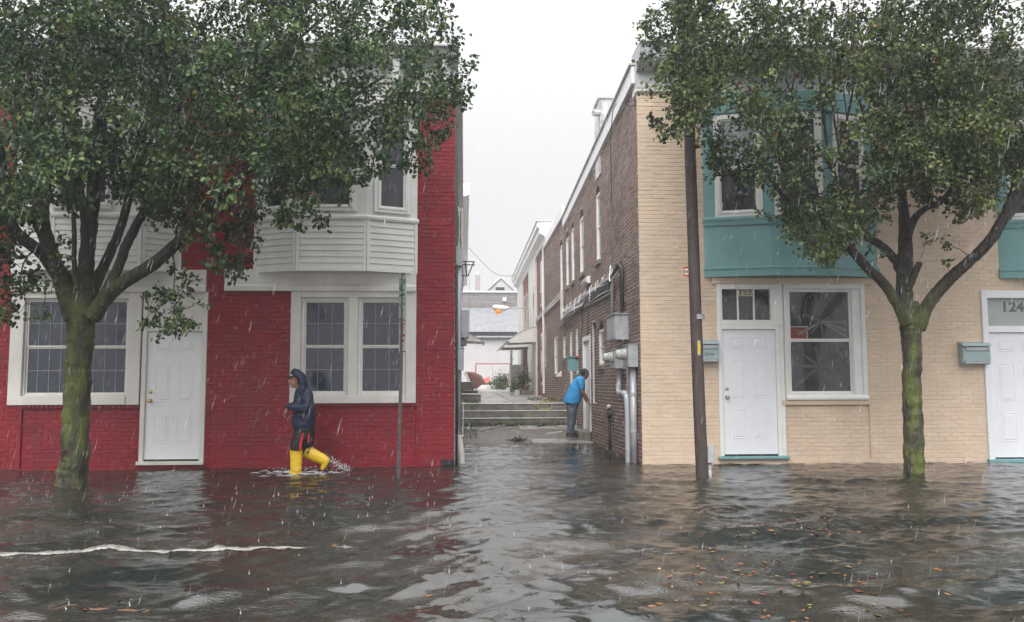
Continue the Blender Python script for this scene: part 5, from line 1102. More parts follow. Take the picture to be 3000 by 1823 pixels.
e2 = thing('electric_box', 'lower pale grey electric box at the corner of the red house', 'electric box'); MB().bev(.55, .9, .01, .15, 1.27 + (1130 - 1085) / 172, 1.27 + (1130 - 1023) / 172, .012, SIDEL).build('box_body', METAL, e2); MB().box(.54, .91, .01, .16, 1.27 + (1130 - 1022) / 172, 1.27 + (1130 - 1020) / 172, SIDEL).build('lid', METAL, e2)
m3 = thing('electric_meter', 'round meter between the two grey boxes at the corner of the red house', 'electric meter'); MB().rings([((XL + .10 + q, 1.3, 1.27 + (1130 - 1004) / 166), (0, r, 0), (0, 0, r)) for q, r in ((0, .08), (.05, .08), (.051, .065), (.10, .06))], 14).build('meter', PVC, m3, True)
br = thing('wall_bracket', 'black triangular cable bracket sticking out above the corner conduit', 'bracket'); yb3 = 2.0; sb = s_at(yb3)
X2 = leftX(1391, yb3); Zb = 1.27 + (1130 - 765) / sb
for (p, q) in (((XL, Zb + .01), (X2, Zb)), ((XL, Zb - .05), (X2, Zb - .06)), ((X2 - .02, Zb), (leftX(1370, yb3), Zb - .27)), ((leftX(1362, yb3), Zb), (leftX(1367, yb3), Zb - .27)), ((XL, Zb - .24), (leftX(1370, yb3), Zb - .27))):
    MB().tube([(p[0], yb3, p[1]), (q[0], yb3, q[1])], .011, 5).build('bar', BLACK, br)
lw = thing('loose_cables', 'tangle of black service cables hanging behind the corner conduit', 'cables')
for k in range(5):
    pts = [(XL + .04 + .02 * k + .03 * math.sin(j * 1.3 + k), 2.0 + .4 * k, 4.6 - .32 * j) for j in range(8)]; MB().tube(catmull(pts, 3), .009, 5).build('cable', BLACK if k % 2 else CABLE, lw, True)

# ---- clutter at the far end of the alley and on the steps
pf = thing('pipe_frame', 'rectangular maroon pipe frame standing before the white garage', 'frame'); y = 40.2
q = RC(1394, 1493, 1066, 1141, y)
for i, (a, c) in enumerate([((q[0], q[2]), (q[0], q[3])), ((q[1], q[2]), (q[1], q[3])), ((q[0], q[3]), (q[1], q[3])), (((q[0] + q[1]) / 2, q[2]), ((q[0] + q[1]) / 2, q[3]))]):
    MB().tube([(a[0], y, a[1]), (c[0], y, c[1])], .035 if i < 3 else .025, 8).build('pipe', FRAMEM if i < 3 else METAL, pf)
pb = thing('planter_box', 'long white planter box on the path before the garage', 'planter'); q = RC(1395, 1461, 1128, 1140, 37.5); MB().bev(q[0], q[1], -38.0, -37.5, q[2], q[3], .02).build('box_body', CREAM, pb); MB().box(q[0] + .04, q[1] - .04, -37.96, -37.54, q[3] - .03, q[3] + .02).build('soil', MUD, pb)
def plant(name, label, cat, cx, cy, cz, rx, ry, rz, n, m, seed, sz=.07, fl=0, nst=14):
    r = np.random.default_rng(seed); t = thing(name, label, cat); mb = MB()
    for i in range(nst):
        e = np.array([cx + r.normal(0, rx * .5), cy + r.normal(0, ry * .5), cz + rz * (1 + r.random() * .9)]); mb.tube([(cx + r.normal(0, rx * .2), cy, cz), (np.array([cx, cy, cz]) + e) / 2 + r.normal(0, .03, 3), e], [.008, .006, .003], 4, cap=False)
    mb.build('stems', WEED, t, kind='stuff')
    c = np.array([cx, cy, cz + rz]) + r.normal(0, 1, (n, 3)) * .45 * np.array([rx, ry, rz]) * 1.3; c[:, 2] = np.maximum(c[:, 2], cz + .02)
    v, f = leaves(c, r.normal(0, 1, (n, 3)), sz, r); npmesh('foliage', v, f, [m], t, kind='stuff')
    if fl:
        c = np.array([cx, cy, cz + rz * 1.1]) + r.normal(0, 1, (fl, 3)) * .5 * np.array([rx, ry, rz]) * 1.3; v, f = leaves(c, r.normal(0, 1, (fl, 3)), sz * .8, r); npmesh('flowers', v, f, FLOWER, t, kind='stuff')
    return t
q = RC(1452, 1490, 1106, 1139, 37.3); plant('shrub', 'dark green shrub right of the white planter before the garage', 'shrub', (q[0] + q[1]) / 2, 37.2, 1.05, .5, .3, .42, 900, WEED, 21, .10)
q = RC(1420, 1452, 1120, 1130, 37.7); plant('planter_plant', 'low green plants growing in the white planter', 'plant', (q[0] + q[1]) / 2, 37.75, q[2], .6, .15, .12, 420, WEED, 22, .09)
plant('flowering_plant', 'potted plant with pale flowers beside the white porch pier', 'plant', 2.38, 21.0, 1.15, .28, .25, .32, 700, WEED, 23, .06, 130)
plant('flowering_plant', 'white flowering plant at the left edge of the pots near the porch', 'plant', 2.02, 21.3, 1.02, .14, .2, .26, 260, WEED, 24, .05, 190)
ft = thing('flower_pot', 'terracotta flower pot by the stoop under the awning', 'flower pot'); MB().rings([((2.45, 20.9, 1.09), (.09, 0, 0), (0, .09, 0)), ((2.45, 20.9, 1.25), (.13, 0, 0), (0, .13, 0)), ((2.45, 20.9, 1.29), (.14, 0, 0), (0, .14, 0))], 14).build('pot', TERRA, ft)
fb = thing('flower_box', 'small white square planter left of the terracotta pot', 'planter'); MB().bev(2.02, 2.22, -21.2, -20.9, .9, 1.10, .01).build('box_body', WHITE, fb)
pu = thing('orange_board', 'bright orange plastic panel leaning among the clutter before the garage', 'board'); q = RC(1408, 1437, 1103, 1124, 34)
MB().add([(q[0], 34, q[2]), (q[1] - .1, 34.0, q[2] + .02), (q[1], 34.2, q[3]), (q[0] + .05, 34.2, q[3] - .16), (q[0], 34.03, q[2]), (q[1] - .1, 34.03, q[2] + .02), (q[1], 34.23, q[3]), (q[0] + .05, 34.23, q[3] - .16)], [(0, 1, 2, 3), (4, 5, 6, 7), (0, 1, 5, 4), (1, 2, 6, 5), (2, 3, 7, 6), (3, 0, 4, 7)]).build('panel', ORANGE, pu)
fu = thing('folded_parasol', 'faded maroon folded parasol with white poles leaning left of the orange panel', 'parasol')
a, c = P(1362, 1092, 33), P(1412, 1128, 33)
MB().rings([(a, (.06, 0, .06), (0, .06, 0)), ((a * .6 + c * .4), (.12, 0, .30), (0, .15, 0)), ((a * .2 + c * .8), (.14, 0, .40), (0, .2, 0)), (c, (.2, 0, .12), (0, .2, 0))], 12, e=.8).build('canopy', MAROON, fu)
for k in (0, 1): a, c = P(1360 + k * 6, 1090 + k * 3, 32.6), P(1374 + k * 4, 1124, 32.4); MB().tube([a, c], .025, 6).build('pole', WHITE, fu)
# hose, rags, debris
ho = thing('garden_hose', 'yellow hose looped over the edge of the top step', 'hose')
ze = zplat(8.6) + .012; hp = [G(1640, 1178, ze + .02), G(1612, 1177, ze), G(1597, 1179, ze)]
y1_ = 8.54; pts = [P(1563, 1182, 8.53), P(1572, 1190, 8.515), P(1584, 1199, 8.50), P(1600, 1199, 8.50), P(1612, 1197, 8.50), P(1617, 1192, 8.515), P(1611, 1180, 8.53), P(1603, 1175, 8.7), P(1592, 1177, 8.7), P(1580, 1178, 8.75), P(1592, 1171, 9.0), P(1603, 1165, 9.1)]
MB().tube(catmull(pts, 5), .013, 8).build('hose', YELLOWH, ho, True)
rg = thing('hose_reel', 'small brown hose nozzle and reel lying on the top step', 'hose reel')
c = G(1602, 1172, ze); MB().tube(catmull([c + (-.12, .1, .12), c + (-.02, 0, .1), c + (.1, 0, .05), c + (.2, .02, .03)], 4), .03, 8).build('nozzle', MAROON, rg, True); MB().rings([(c + (.13, .1, .03), (.08, 0, 0), (0, .08, 0)), (c + (.13, .1, .09), (.08, 0, 0), (0, .08, 0))], 12).build('reel', MAROON, rg)
c = G(1633, 1176, ze); bx = thing('brick_piece', 'orange broken brick lying on the right end of the top step', 'brick'); MB().bev(c[0] - .09, c[0] + .09, -c[1] - .05, -c[1] + .05, ze - .01, ze + .055, .02).build('brick_body', ORANGE, bx)
dbr = [('plank', 'thin pale plank on the mud below the steps at left', (1382, 1418, 1254, 1251), .03, CREAM), ('plank', 'long pale board lying under the steps, left of the joint', (1410, 1500, 1262, 1256), .05, STEPT), ('board', 'dark wet board on the slab right of the joint', (1575, 1628, 1258, 1254), .05, BLACK), ('board', 'thin dark board with white edge near the man in blue', (1600, 1647, 1264, 1262), .03, WHITE), ('paper', 'crumpled white paper below the steps', (1585, 1608, 1246, 1244), .12, WHITE), ('board', 'white flat scrap beside the crumpled paper', (1556, 1582, 1254, 1254), .08, STEPT), ('plank', 'pale scrap by the foot of the nearest left stoop', (1362, 1390, 1174, 1177), .05, CREAM)]
for nm, lab, (xa, xb, yy0, yy1), w_, m_ in dbr:
    zz = zplat(9.6) if 'stoop' in lab else .19
    a, c = G(xa, yy0, zz), G(xb, yy1, zz); d_ = c - a; d_[2] = 0; n_ = np.array([-d_[1], d_[0], 0]); n_ /= np.linalg.norm(n_); n_ *= w_ / 2; h_ = .02 if nm != 'paper' else .07
    zl_ = [zlow(p[1]) + .012 if zz < .5 else zplat(p[1]) + .01 for p in (a, c)]
    t = thing(nm, lab, 'debris'); vs = [np.array([p[0], p[1], z]) + s_ * n_ for p, z in ((a, zl_[0]), (c, zl_[1])) for s_ in (-1, 1)]; vs += [v + (0, 0, h_) for v in vs]
    MB().add(vs, [(0, 1, 3, 2), (4, 6, 7, 5), (0, 4, 5, 1), (2, 3, 7, 6), (0, 2, 6, 4), (1, 5, 7, 3)]).build('scrap', m_, t)
c = G(1516, 1288, .06)
dm = thing('debris_pile', 'small dark heap of wet leaves at the water edge', 'debris'); r_ = np.random.default_rng(3); cc = np.array([c[0], c[1], .04]) + r_.normal(0, 1, (260, 3)) * (.10, .07, .03); cc[:, 2] = np.maximum(cc[:, 2], .02); v, f = leaves(cc, r_.normal(0, 1, (260, 3)), .035, r_); npmesh('wet_leaves', v, f, mat('rotting_leaves', (.05, .035, .03), .4, .4, 9), dm, kind='stuff')
# weeds and litter (uncountable)
r_ = np.random.default_rng(8); C_ = []
for (n, xa, xb, ya, yb, z_) in ((800, -.14, 2.7, 7.78, 7.92, .27), (260, -.14, .3, 5.9, 7.4, None), (340, 1.9, 2.8, 10.5, 13, None), (300, -.1, .35, 8.8, 9.9, None), (260, 2.2, 2.8, 9.4, 10.4, None)):
    x = xa + (xb - xa) * r_.random(n) ** 1.2; y = r_.uniform(ya, yb, n); z = np.where(y < 8, zlow(y), zplat(y)) + r_.random(n) * .06; C_.append(np.stack([x, y, z], 1))
c = np.vstack(C_); v, f = leaves(c, np.tile((0, 0, 1.), (len(c), 1)), .032, r_); npmesh('ground_weeds', v, f, WEED, kind='stuff')

# ================================================================== FLOATING THINGS ON THE WATER
r_ = np.random.default_rng(17); FL = [mat('leaf_orange', (.24, .08, .025), .3, .35, 40), mat('leaf_red', (.17, .03, .02), .3, .35, 40), mat('leaf_yellow', (.24, .19, .05), .3, .3, 40), mat('leaf_green', (.10, .16, .04), .3, .3, 40), mat('leaf_brown', (.15, .08, .045), .3, .3, 40)]
base = []
for m_ in FL:
    v = np.array([(0, 0, 0), (.30, .28, .004), (.72, .25, .006), (1.0, 0, .0), (.72, -.25, .006), (.30, -.28, .004), (.5, 0, -.001)]) * .085; me = bpy.data.meshes.new('floating_leaf'); me.from_pydata([tuple(q) for q in v], [], [tuple(map(int, q)) for q in LT]); me.materials.append(m_); base.append(me)
names = ['orange', 'dark red', 'yellow', 'green', 'brown']
spots = []
while len(spots) < 250:
    u = r_.random()
    if u < .55: px, py = r_.normal(2330, 190), r_.normal(1700, 75)
    elif u < .75: px, py = r_.normal(2350, 170), r_.normal(1548, 12)
    elif u < .93: px, py = r_.uniform(1780, 2950), r_.uniform(1500, 1810)
    else: px, py = r_.uniform(60, 1700), r_.uniform(1520, 1800)
    if 1490 < py < 1822 and 0 < px < 3000: spots.append((px, py))
for px, py in spots:
    p = G(px, py); k = int(r_.choice(5, p=[.42, .16, .2, .12, .10])); o = link('floating_leaf', base[k]); h = float(wave(p[0], p[1])); e = .03
    nx_, ny_ = -(float(wave(p[0] + e, p[1])) - h) / e, -(float(wave(p[0], p[1] + e)) - h) / e
    o.rotation_euler = (-ny_ * .8 + r_.normal(0, .05), nx_ * .8 + r_.normal(0, .05), r_.random() * 6.28); s_ = .30 + .42 * r_.random(); o.scale = (s_, s_ * .75, s_); o.location = (p[0], p[1], h + .008)
    o['label'] = names[k] + ' fallen leaf floating on the flood water'; o['category'] = 'leaf'; o['group'] = names[k] + ' leaves floating on the water'
def strip(name, label, pxs, pys, wpx, m, alpha_m=None, lift=.008, cat='line', gaps=None):
    vs = []; xs_ = np.linspace(pxs[0], pxs[-1], 150)
    for x in xs_:
        y = np.interp(x, pxs, pys); w_ = np.interp(x, pxs, wpx) * (1 + .35 * math.sin(x * .11) * math.sin(x * .037 + 2) + .2 * math.sin(x * .31)); 
        for dy in (-w_ / 2, w_ / 2): p = G(x, y + dy); vs.append((p[0], p[1], float(wave(p[0], p[1])) + lift))
    b_ = [(v[0], v[1], v[2] - .006) for v in vs]; n = len(xs_); k = len(vs)
    fs = [(2 * i, 2 * i + 1, 2 * i + 3, 2 * i + 2) for i in range(n - 1)] + [(k + 2 * i, k + 2 * i + 2, k + 2 * i + 3, k + 2 * i + 1) for i in range(n - 1)] + [(2 * i, 2 * i + 2, k + 2 * i + 2, k + 2 * i) for i in range(n - 1)] + [(2 * i + 1, k + 2 * i + 1, k + 2 * i + 3, 2 * i + 3) for i in range(n - 1)]
    o = MB().add(vs + b_, fs).build(name, m, None, True); o['label'] = label; o['category'] = cat; return o
strip('white_line', 'wavy white line lying across the flooded street at left', [-200, 0, 150, 230, 320, 480, 600, 640, 720, 900, 960, 1035], [1616, 1622, 1618, 1612, 1603, 1614, 1612, 1607, 1610, 1604, 1598, 1611], [6, 5, 8, 6, 7, 4, 3, 6, 5, 5, 9, 4], PAINTL)
for i, (a, c) in enumerate(((135, 225), (262, 322), (345, 402), (418, 440))):
    strip('orange_line', ['leftmost orange streak of paint under the water in the near street', 'second orange paint streak from the left in the near street', 'third and brightest orange paint streak in the near street', 'short last orange paint streak in the near street'][i], [a, (a + c) / 2, c], [1781, 1780 - 2 * (i == 2), 1779], [1, 2.6 + 1.2 * (i == 2), 1], mat('sunken_paint', (.09, .045, .018), .3, .3, 9), lift=.006)
# splashes: small crowns where drops hit (uncountable)
r_ = np.random.default_rng(31); mb = MB()
for i in range(130):
    if r_.random() < .6: px, py = r_.uniform(0, 1300), 1385 + abs(r_.normal(0, 95))
    else: px, py = r_.uniform(0, 3000), r_.uniform(1380, 1820)
    if py > 1822: continue
    p = G(px, py); h = float(wave(p[0], p[1])); s_ = r_.uniform(.3, 1) ** 2; hh = .008 + .024 * s_
    mb.tube([(p[0], p[1], h - .002), (p[0] + r_.normal(0, .002), p[1], h + hh * .5), (p[0] + r_.normal(0, .004), p[1], h + hh)], [.0045, .002, .0012], 4, cap=False)
    if s_ > .3: mb.ball((p[0] + r_.normal(0, .004), p[1], h + hh * 1.3), .003, 4)
mb.build('rain_splashes', FOAM, None, True, kind='stuff')

# ================================================================== PEOPLE
def soften(o, voxel=.008, it=6):
    m = o.modifiers.new('union', 'REMESH'); m.mode = 'VOXEL'; m.voxel_size = voxel; m.use_smooth_shade = True
    s = o.modifiers.new('smooth', 'SMOOTH'); s.factor = .5; s.iterations = it; return o
def wrinkle(o, seed, strength=.012, scale=.09):
    t = bpy.data.textures.new('folds', 'CLOUDS'); t.noise_scale = scale; t.noise_depth = 2
    d = o.modifiers.new('folds', 'DISPLACE'); d.texture = t; d.texture_coords = 'GLOBAL'; d.strength = strength; d.mid_level = .5; return o
def chain(mb, pts, rad, n=14):            # a limb with rounded ends
    pts = [np.array(p, float) for p in pts]; rad = list(rad)
    a = (pts[0] - pts[1]); a /= np.linalg.norm(a); c = (pts[-1] - pts[-2]); c /= np.linalg.norm(c)
    P_ = [pts[0] + a * rad[0] * .9, pts[0] + a * rad[0] * .6] + pts + [pts[-1] + c * rad[-1] * .6, pts[-1] + c * rad[-1] * .9]
    mb.tube(P_, [rad[0] * .3, rad[0] * .75] + rad + [rad[-1] * .75, rad[-1] * .3], n)
def head(mb, c, face, upv, h=.235, side=None):
    # cranium, jaw, nose, brow, lips, ears; face = forward unit vector
    f = np.array(face, float); f /= np.linalg.norm(f); u = np.array(upv, float); u -= f * u.dot(f); u /= np.linalg.norm(u); sdv = np.cross(f, u); c = np.array(c)
    def E(o, a, b_, d, n=16):
        rs = []
        for i in range(1, 10):
            ph = math.pi * i / 10; rs.append((c + o - u * math.cos(ph) * d, f * math.sin(ph) * a, sdv * math.sin(ph) * b_))
        mb.rings(rs, n)
    E(u * .035 - f * .012, .098, .076, .088); E(-u * .035 + f * .022, .070, .058, .080); E(-u * .088 + f * .055, .026, .030, .022)
    mb.rings([(c + u * .025 + f * .088, f * .008, sdv * .009), (c - u * .005 + f * .098, f * .015, sdv * .012), (c - u * .022 + f * .103, f * .019, sdv * .017), (c - u * .032 + f * .092, f * .012, sdv * .014)], 8)
    E(u * .036 + f * .082, .016, .048, .012, 10); E(-u * .055 + f * .080, .016, .024, .010, 10)
    for s_ in (-1, 1): mb.rings([(c + sdv * s_ * .074 + u * .02 - f * .01, f * .016, sdv * .008), (c + sdv * s_ * .082 - u * .005 - f * .01, f * .019, sdv * .009), (c + sdv * s_ * .076 - u * .035 - f * .004, f * .011, sdv * .008)], 8)
    return f, u, sdv
def hand(mb, w, d, pn, th, curl=.5, sc=1.):
    # w wrist, d direction of fingers, pn palm normal (fingers curl towards it), th thumb side
    d = np.array(d, float); d /= np.linalg.norm(d); pn = np.array(pn, float); pn -= d * pn.dot(d); pn /= np.linalg.norm(pn); th = np.cross(d, pn) * (1 if np.dot(np.cross(d, pn), th) > 0 else -1)
    w = np.array(w)
    mb.rings([(w, th * .028 * sc, pn * .019 * sc), (w + d * .04 * sc, th * .040 * sc, pn * .017 * sc), (w + d * .085 * sc, th * .043 * sc, pn * .014 * sc), (w + d * .095 * sc, th * .038 * sc, pn * .010 * sc)], 14)
    for i, (o, l) in enumerate(((.031, .072), (.0105, .082), (-.0105, .076), (-.031, .058))):
        b0 = w + (d * .082 + th * o) * sc; p1_ = b0 + (d * math.cos(curl * .6) + pn * math.sin(curl * .6)) * l * .45 * sc; p2_ = p1_ + (d * math.cos(curl * 1.5) + pn * math.sin(curl * 1.5)) * l * .32 * sc; p3_ = p2_ + (d * math.cos(curl * 2.1) + pn * math.sin(curl * 2.1)) * l * .26 * sc
        chain(mb, [b0, p1_, p2_, p3_], [.0095 * sc, .009 * sc, .008 * sc, .0065 * sc], 8)
    b0 = w + (d * .02 + th * .028) * sc; p1_ = b0 + (d * .032 + th * .026 + pn * .012) * sc; p2_ = p1_ + (d * .032 + th * .006 + pn * .016) * sc
    chain(mb, [b0, p1_, p2_], [.012 * sc, .011 * sc, .0085 * sc], 8)

# --- walker in navy hooded jacket and yellow boots
Y1 = -.85; A_ = lambda px, py, d=0.: P(px, py, Y1 + d); sc1 = 1 / s_at(Y1)
w1 = thing('person', 'person in navy hooded rain jacket and bright yellow rubber boots wading left through the water', 'person')
mb = MB(); F_ = (-.96, -.28, -.10)
hc = A_(867, 1114); head(mb, hc, F_, (-.12, 0, 1))
chain(mb, [A_(875, 1134), A_(883, 1150)], [.055, .062])
mb.rings([(A_(884, 1150), (.07, 0, 0), (0, .08, 0)), (A_(889, 1165), (.10, 0, 0), (0, .17, 0)), (A_(891, 1200), (.11, 0, 0), (0, .15, 0)), (A_(892, 1240), (.11, 0, 0), (0, .15, 0)), (A_(892, 1262), (.10, 0, 0), (0, .15, 0))], 18)
sh, el, wr_ = A_(901, 1158, -.19), A_(897, 1201, -.25), A_(845, 1194, -.24)
chain(mb, [sh, el, wr_], [.055, .042, .027])
hand(mb, A_(844, 1194, -.24), (-.52, -.08, -.85), (.55, .0, -.45), (-.2, -1, 0), .55, 1.0)
sh2, el2, wr2 = A_(893, 1158, .19), A_(890, 1205, .24), A_(866, 1218, .16); chain(mb, [sh2, el2, wr2], [.055, .042, .027]); hand(mb, A_(864, 1219, .15), (-.9, -.3, -.2), (0, -.3, -1), (0, 1, 0), .7, .9)
hpA, knA, anA = A_(883, 1258, -.08), A_(869, 1318, -.09), A_(868, 1395, -.09); chain(mb, [hpA, knA, anA], [.08, .055, .04])
hpB, knB, anB = A_(897, 1258, .09), A_(908, 1316, .10), A_(952, 1350, .10); chain(mb, [hpB, knB, anB], [.08, .055, .04]); chain(mb, [anB, A_(947, 1368, .10)], [.036, .03])
soften(mb.build('body', SKIN, w1, True), .006, 2)
# jacket
mb = MB()
def ring(y, xa, xb, hw, d=0., tilt=0.): a, c = A_(xa, y, d), A_(xb, y, d); m_ = (a + c) / 2; return (m_, ((c - a) / 2) * 1., np.array([0, hw, 0]))
mb.rings([ring(1136, 871, 897, .07), ring(1142, 868, 902, .10), ring(1150, 866, 910, .17), ring(1160, 863.5, 915, .215), ring(1175, 861.5, 918.5, .225), ring(1192, 860, 922, .225), ring(1212, 858.5, 924, .225), ring(1232, 856.5, 923.5, .225), ring(1246, 857.5, 922, .22), ring(1254, 861, 919, .21), ring(1257, 868, 912, .17)], 26, e=.85)
chain(mb, [A_(899, 1157, -.15), A_(900, 1178, -.20), A_(896, 1196, -.235), A_(872, 1194, -.25), A_(856, 1190, -.245), A_(846, 1192, -.24)], [.095, .088, .08, .070, .060, .052], 18)
chain(mb, [A_(893, 1158, .15), A_(892, 1202, .23), A_(868, 1216, .17)], [.09, .078, .052], 16)
mb.rings([(A_(850, 1186, -.24), (-.01, 0, .02), (0, .05, 0)), (A_(845, 1192, -.24), (.02, 0, .055), (0, .055, 0)), (A_(842, 1195, -.24), (.02, 0, .05), (0, .05, 0))], 12)
# hood
hd = [(1080.5, 859, 871, .05), (1084, 856, 879, .08), (1088, 853.5, 884, .095), (1094, 851.5, 890, .11), (1101, 856, 894, .118), (1108, 867, 897, .12), (1116, 872, 899, .12), (1124, 874, 900, .115), (1132, 874, 901, .115), (1140, 871, 902, .12), (1147, 870, 905, .13)]
mb.rings([ring(*q) for q in hd], 20, e=.9)
jk = wrinkle(soften(mb.build('jacket', JACKET, w1, True), .008, 5), 1, .022, .075)
mb = MB()      # cap: crown edge and brim under the hood
mb.rings([(A_(861, 1101), (.075, 0, .0), (0, .082, 0)), (A_(861, 1107), (.085, 0, .012), (0, .086, 0))], 18)
bc = A_(857, 1106); mb.add([bc + q for q in ((0, -.075, .012), (-.06, -.072, .006), (-.10, -.04, -.004), (-.112, 0, -.006), (-.10, .04, -.004), (-.06, .072, .006), (0, .075, .012))] + [bc + q for q in ((0, -.075, .0), (-.06, -.072, -.006), (-.10, -.04, -.015), (-.112, 0, -.016), (-.10, .04, -.015), (-.06, .072, -.006), (0, .075, .0))], [(0, 1, 2, 3, 4, 5, 6), (7, 8, 9, 10, 11, 12, 13)] + [(i, i + 1, i + 8, i + 7) for i in range(6)])
mb.build('cap', BLKF, w1)
mb = MB(); c0 = A_(855, 1100, -.082); mb.tube([c0 + (-.018, 0, -.012), c0 + (-.004, -.004, .014), c0 + (.012, 0, -.014)], .005, 5); mb.tube([c0 + (-.012, 0, -.002), c0 + (.01, -.003, .0)], .004, 5); mb.build('cap_logo', WHITE, w1)
# wide black shorts with red stripes
mb = MB()
mb.rings([ring(1242, 862, 920, .20), ring(1262, 861, 921, .205), ring(1280, 860, 921, .205), ring(1290, 862, 918, .19)], 22, e=.85)
mb.rings([ring(1265, 862, 902, .11, -.09), ring(1290, 854, 898, .115, -.09), ring(1308, 851, 893, .115, -.09), ring(1317, 850, 889, .11, -.09), ring(1320, 856, 884, .08, -.09)], 20, e=.85)
mb.rings([ring(1265, 884, 921, .11, .09), ring(1290, 882, 920, .115, .09), ring(1306, 880, 917, .11, .09), ring(1320, 878, 905, .105, .09), ring(1324, 882, 897, .08, .09)], 20, e=.85)
wrinkle(soften(mb.build('shorts', BLKF, w1, True), .008, 4), 2, .012)
def stripe(pts, w_, d):
    vs = []
    for (x, y) in pts: a, c = A_(x - w_ / 2, y, d), A_(x + w_ / 2, y, d); vs += [a, c, a + (0, .02, 0), c + (0, .02, 0)]
    fs = [q for i in range(len(pts) - 1) for q in ((4 * i, 4 * i + 1, 4 * i + 5, 4 * i + 4), (4 * i + 2, 4 * i + 6, 4 * i + 7, 4 * i + 3), (4 * i, 4 * i + 4, 4 * i + 6, 4 * i + 2), (4 * i + 1, 4 * i + 3, 4 * i + 7, 4 * i + 5))]
    MB().add(vs, fs).build('red_stripe', REDF, w1)
stripe([(888, 1269), (885, 1280), (881.5, 1295), (879.5, 1308), (880, 1322)], 7.5, -.218); stripe([(905, 1272), (904, 1285), (903, 1298)], 4.5, -.213)
# boots
mb = MB(); bt = []
for (y, xa, xb) in ((1312, 850, 886.5), (1314, 849, 887), (1330, 849, 886), (1350, 850, 885), (1366, 850, 884), (1380, 851, 884)): bt.append(ring(y, xa, xb, .078, -.09))
mb.rings(bt, 20); c = A_(868, 1395, -.09)
mb.rings([(A_(867, 1380, -.09), (.08, 0, 0), (0, .07, 0)), (c + (-.05, 0, -.04), (.12, 0, 0), (0, .06, 0)), (c + (-.07, 0, -.09), (.14, 0, 0), (0, .055, 0))], 16)
wrinkle(soften(mb.build('boot', YEL, w1, True), .006, 2), 3, .010, .06)
mb = MB(); a, c = A_(895, 1322, .06), A_(958, 1352, .06); d_ = (c - a); L_ = np.linalg.norm(d_); d_ /= L_; n_ = np.array([d_[2], 0, -d_[0]]) * -1
rs_ = [(a + d_ * (t * L_), n_ * r_, np.array([0, r_ * .9, 0])) for t, r_ in ((0, .090), (.02, .094), (.3, .092), (.6, .086), (.85, .076), (.97, .068), (1.06, .05))]
mb.rings(rs_, 20)
ft_ = [(A_(958, 1345, .06), .062), (A_(955, 1356, .06), .06), (A_(950, 1366, .06), .05), (A_(946, 1373, .06), .040), (A_(944, 1378, .06), .028)]
mb.tube([p for p, _ in ft_], [q for _, q in ft_], 16)
wrinkle(soften(mb.build('boot', YEL, w1, True), .006, 3), 4, .008, .06)
so = [A_(973, 1336, .06), A_(971, 1345, .06), A_(965, 1357, .06), A_(958, 1368, .06), A_(951, 1377, .06), A_(946, 1381, .06)]
mb = MB(); mb.tube(catmull(so, 4), [.016 + .0 * i for i in range(21)], 8); o = mb
vs = []
for p in catmull(so, 4): vs += [p + (-.014, -.045, -.004), p + (.014, -.045, .004), p + (.014, .045, .004), p + (-.014, .045, -.004)]
k = len(vs) // 4; MB().add(vs, [(4 * i + j, 4 * i + (j + 1) % 4, 4 * i + 4 + (j + 1) % 4, 4 * i + 4 + j) for i in range(k - 1) for j in range(4)] + [(0, 1, 2, 3), tuple(range(4 * k - 4, 4 * k))]).build('boot_sole', BLACK, w1)
MB().tube(catmull([A_(914, 1307, -.03), A_(909, 1314, -.035), A_(904, 1321, -.035), A_(902, 1326, -.035)], 3), .006, 6).build('boot_strap', BLACK, w1); MB().ball(A_(902, 1326, -.04), .018, 8).build('strap_buckle', BLACK, w1)
# water thrown up round the boots (uncountable drops)
r_ = np.random.default_rng(12); mb = MB()
for i in range(300):
    u = r_.random()
    if u < .5: t_ = r_.random(); x = 962 + 62 * t_ + r_.normal(0, 5); y = 1342 + 34 * t_ ** .6 + r_.normal(0, 5) - 12 * (r_.random() ** 2) * (1 - t_); dd = .02 + r_.normal(0, .05)
    elif u < .75: x = r_.normal(868, 32); y = 1373 + r_.normal(0, 3); dd = -.12 + r_.normal(0, .06)
    else: x = r_.uniform(780, 1040); y = 1374 + r_.normal(0, 2.5); dd = r_.normal(0, .12)
    p = A_(x, min(y, 1379), dd); s_ = r_.uniform(.0025, .0085); q = p + r_.normal(0, 1, 3) * (.012, .004, .012) * (1 if u < .5 else .5); mb.tube([p, (p + q) / 2, q], [s_ * .5, s_, s_ * .3], 5)
mb.build('boot_splash', FOAM, None, True, kind='stuff')
mb = MB()
for i in range(46):
    x = r_.normal(885, 70); p = A_(x, 1376 + r_.normal(0, 3), r_.normal(-.05, .12)); h = float(wave(p[0], p[1])); L_ = r_.uniform(.02, .10)
    mb.tube([(p[0] - L_, p[1], h + .003), (p[0], p[1] + .01, h + .012), (p[0] + L_, p[1], h + .003)], [.003, .011, .003], 5, flat=.6)
mb.build('wake_foam', FOAM, None, True, kind='stuff')

